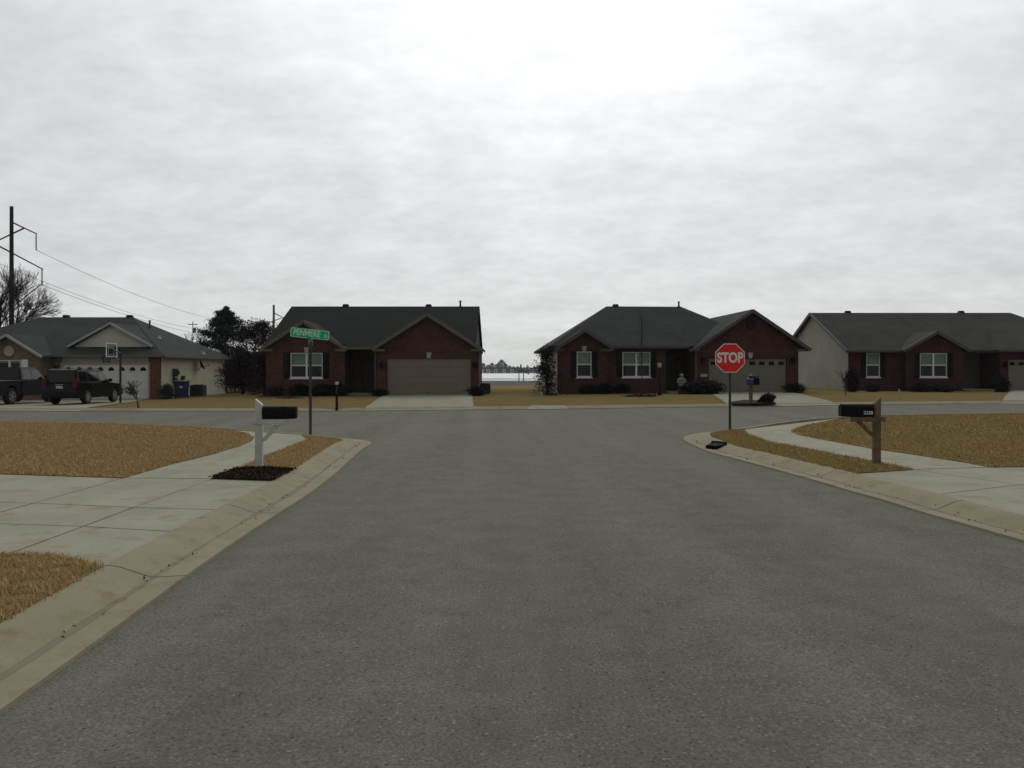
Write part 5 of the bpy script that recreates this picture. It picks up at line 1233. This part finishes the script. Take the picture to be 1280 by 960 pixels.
# low wood running on behind the houses
rsw = np.random.default_rng(99); n = 26000; X = rsw.uniform(-700,700,n); hgt = (5+3*np.sin(X*.05)+2*np.sin(X*.13+1))*rsw.uniform(0,1,n)**.8
X = np.where((X>-36)&(X<36), X+np.where(X>0,60,-60), X)
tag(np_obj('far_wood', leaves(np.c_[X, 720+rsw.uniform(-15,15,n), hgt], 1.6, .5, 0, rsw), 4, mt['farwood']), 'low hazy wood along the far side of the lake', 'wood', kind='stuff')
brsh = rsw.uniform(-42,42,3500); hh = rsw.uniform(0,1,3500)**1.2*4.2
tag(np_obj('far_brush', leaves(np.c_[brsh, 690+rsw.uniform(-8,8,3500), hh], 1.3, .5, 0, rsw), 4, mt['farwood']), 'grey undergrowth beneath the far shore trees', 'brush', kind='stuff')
fh = None
for i, px in enumerate((602,609.5,619.5,630,640)):
    X = (px-640)/1000*600
    if fh is None:
        fh = thing('far_house', 'h', 'house', (X,600,-.4), 0, 'small white houses across the lake')
        MB().box(-1.3,1.3,0,6,0,2.9).build('wall', mt['white'], fh); mb = MB(); gable_roof_y(mb, 0, 1.7, 2.8, 4.1, -.3, 6.3, .2); mb.build('roof', mt['farwood'], fh)
        MB().box(-.5,.5,-.06,-.01,.9,2.0).build('window', mt['carglass'], fh); o = fh
    else: o = dup(fh, (X,600+ (i%2)*12,-.4))
    o['label'] = 'tiny white house among the trees on the far side of the lake'
dk = thing('dock_post', 'left one of two thin posts standing at the lake edge', 'post', ((648.7-640)*.145,145,-.45), 0, 'posts at the lake edge')
MB().tube((0,0,-.2),(0,0,1.9),.09,.07,8).build('post', mt['polefar'], dk); MB().lathe([(.11,1.9),(.03,2.0)], (0,0,0), 8).build('cap', mt['polefar'], dk)
dup(dk, ((654.2-640)*.145,143.5,-.45), 0, None, 'right one of two thin posts standing at the lake edge')

# damp air: far things fade a little
m = bpy.data.materials.new('damp_air'); mt['air'] = m; m.use_nodes = True; nt = m.node_tree; nt.nodes.remove(nt.nodes['Principled BSDF'])
v_ = nt.nodes.new('ShaderNodeVolumePrincipled'); v_.inputs['Color'].default_value = (.92, .96, .97, 1); v_.inputs['Density'].default_value = .0002
nt.links.new(v_.outputs[0], nt.nodes['Material Output'].inputs['Volume'])
hz = MB().box(-1100, 1100, -70, 1100, -1.4, 24).build('haze', mt['air']); hz['kind'] = 'stuff'

# ------------------------------------------------------------------ sky, sun, camera
SUN_EL, SUN_AZ = R(42), R(5)           # azimuth to the right of straight ahead (+Y)
sd = Vector((math.sin(SUN_AZ)*math.cos(SUN_EL), math.cos(SUN_AZ)*math.cos(SUN_EL), math.sin(SUN_EL)))
wd = bpy.data.worlds.new('World'); scene.world = wd; wd.use_nodes = True; nt = wd.node_tree
bg = nt.nodes['Background']; STR = .1; bg.inputs[1].default_value = STR
sky = nt.nodes.new('ShaderNodeTexSky'); sky.sky_type = 'NISHITA'; sky.sun_disc = False; sky.sun_elevation = SUN_EL; sky.sun_rotation = SUN_AZ
tc = nt.nodes.new('ShaderNodeTexCoord'); d = tc.outputs['Generated']
def vm(op, a, b_=None, out=0):
    n = nt.nodes.new('ShaderNodeVectorMath'); n.operation = op
    for i, x in enumerate((a, b_)):
        if x is None: continue
        if hasattr(x, 'links'): nt.links.new(x, n.inputs[i])
        else: n.inputs[i].default_value = x
    return n.outputs[out]
def mm(op, a, b_=None, cl=False):
    n = nt.nodes.new('ShaderNodeMath'); n.operation = op; n.use_clamp = cl
    for i, x in enumerate((a, b_)):
        if x is None: continue
        if hasattr(x, 'links'): nt.links.new(x, n.inputs[i])
        else: n.inputs[i].default_value = x
    return n.outputs[0]
nd = vm('NORMALIZE', d)
sp = nt.nodes.new('ShaderNodeSeparateXYZ'); nt.links.new(nd, sp.inputs[0])
zz = mm('ADD', mm('MAXIMUM', sp.outputs[2], 0.0), .30)
cm = nt.nodes.new('ShaderNodeCombineXYZ'); nt.links.new(mm('DIVIDE', sp.outputs[0], zz), cm.inputs[0]); nt.links.new(mm('DIVIDE', sp.outputs[1], zz), cm.inputs[1])
mpn = nt.nodes.new('ShaderNodeMapping'); mpn.inputs['Location'].default_value = (3.1, 1.7, 0); mpn.inputs['Scale'].default_value = (.9, 1.15, 1); nt.links.new(cm.outputs[0], mpn.inputs[0])
n1 = noise(nt, mpn.outputs[0], 4.6, 6, .52); n2 = noise(nt, mpn.outputs[0], 17.0, 5, .6)
cl = mm('ADD', mm('MULTIPLY', n1, .62), mm('MULTIPLY', n2, .38))
mr = nt.nodes.new('ShaderNodeMapRange'); mr.inputs['From Min'].default_value = .34; mr.inputs['From Max'].default_value = .66; mr.inputs['To Min'].default_value = .88; mr.inputs['To Max'].default_value = 1.10; nt.links.new(cl, mr.inputs['Value'])
dot = mm('MAXIMUM', vm('DOT_PRODUCT', nd, tuple(sd), 1), 0.0)
glow = mm('POWER', dot, 12.0)
hor = mm('POWER', mm('SUBTRACT', 1.0, mm('MAXIMUM', sp.outputs[2], 0.0)), 9.0)
fb = nt.nodes.new('ShaderNodeMapRange'); fb.interpolation_type = 'SMOOTHSTEP'; nt.links.new(sp.outputs[1], fb.inputs['Value'])   # brighter towards the sun's half of the sky
for k_, v_ in (('From Min', -.35), ('From Max', .7), ('To Min', .30), ('To Max', .68)): fb.inputs[k_].default_value = v_
base = mm('ADD', mm('ADD', fb.outputs[0], mm('MULTIPLY', glow, .92)), mm('MULTIPLY', hor, .05))
val = mm('MULTIPLY', base, mr.outputs[0])
tint = mixc(nt, hor, (.965, .99, 1.0), (.96, 1.0, .98))
ccol = nt.nodes.new('ShaderNodeVectorMath'); ccol.operation = 'SCALE'; nt.links.new(tint, ccol.inputs[0]); nt.links.new(mm('DIVIDE', val, STR), ccol.inputs['Scale'])
mx = mixc(nt, .96, (0,0,0), (0,0,0)); mnode = mx.node; nt.links.new(sky.outputs[0], mnode.inputs[6]); nt.links.new(ccol.outputs[0], mnode.inputs[7])
nt.links.new(mx, bg.inputs[0])
ld = bpy.data.lights.new('sun', 'SUN'); ld.energy = .6; ld.angle = R(35); ld.color = (1, .97, .92)
lo_ = bpy.data.objects.new('sun', ld); col.objects.link(lo_); lo_.rotation_euler = (-sd).to_track_quat('-Z', 'Y').to_euler(); lo_.location = (0, 20, 40)

cd = bpy.data.cameras.new('camera'); cam = bpy.data.objects.new('camera', cd); col.objects.link(cam)
cam.location = (0, 0, CAM_H); cam.rotation_euler = (R(90), 0, 0); cd.sensor_width = 36; cd.lens = 28.125; cd.shift_y = -17/1280; cd.clip_end = 6000; cd.clip_start = .1
scene.camera = cam
scene.view_settings.view_transform = 'Standard'; scene.view_settings.look = 'None'; scene.view_settings.exposure = 0; scene.view_settings.gamma = 1; scene.view_settings.use_curve_mapping = False
scene.cycles.max_bounces = 6; scene.cycles.transparent_max_bounces = 8
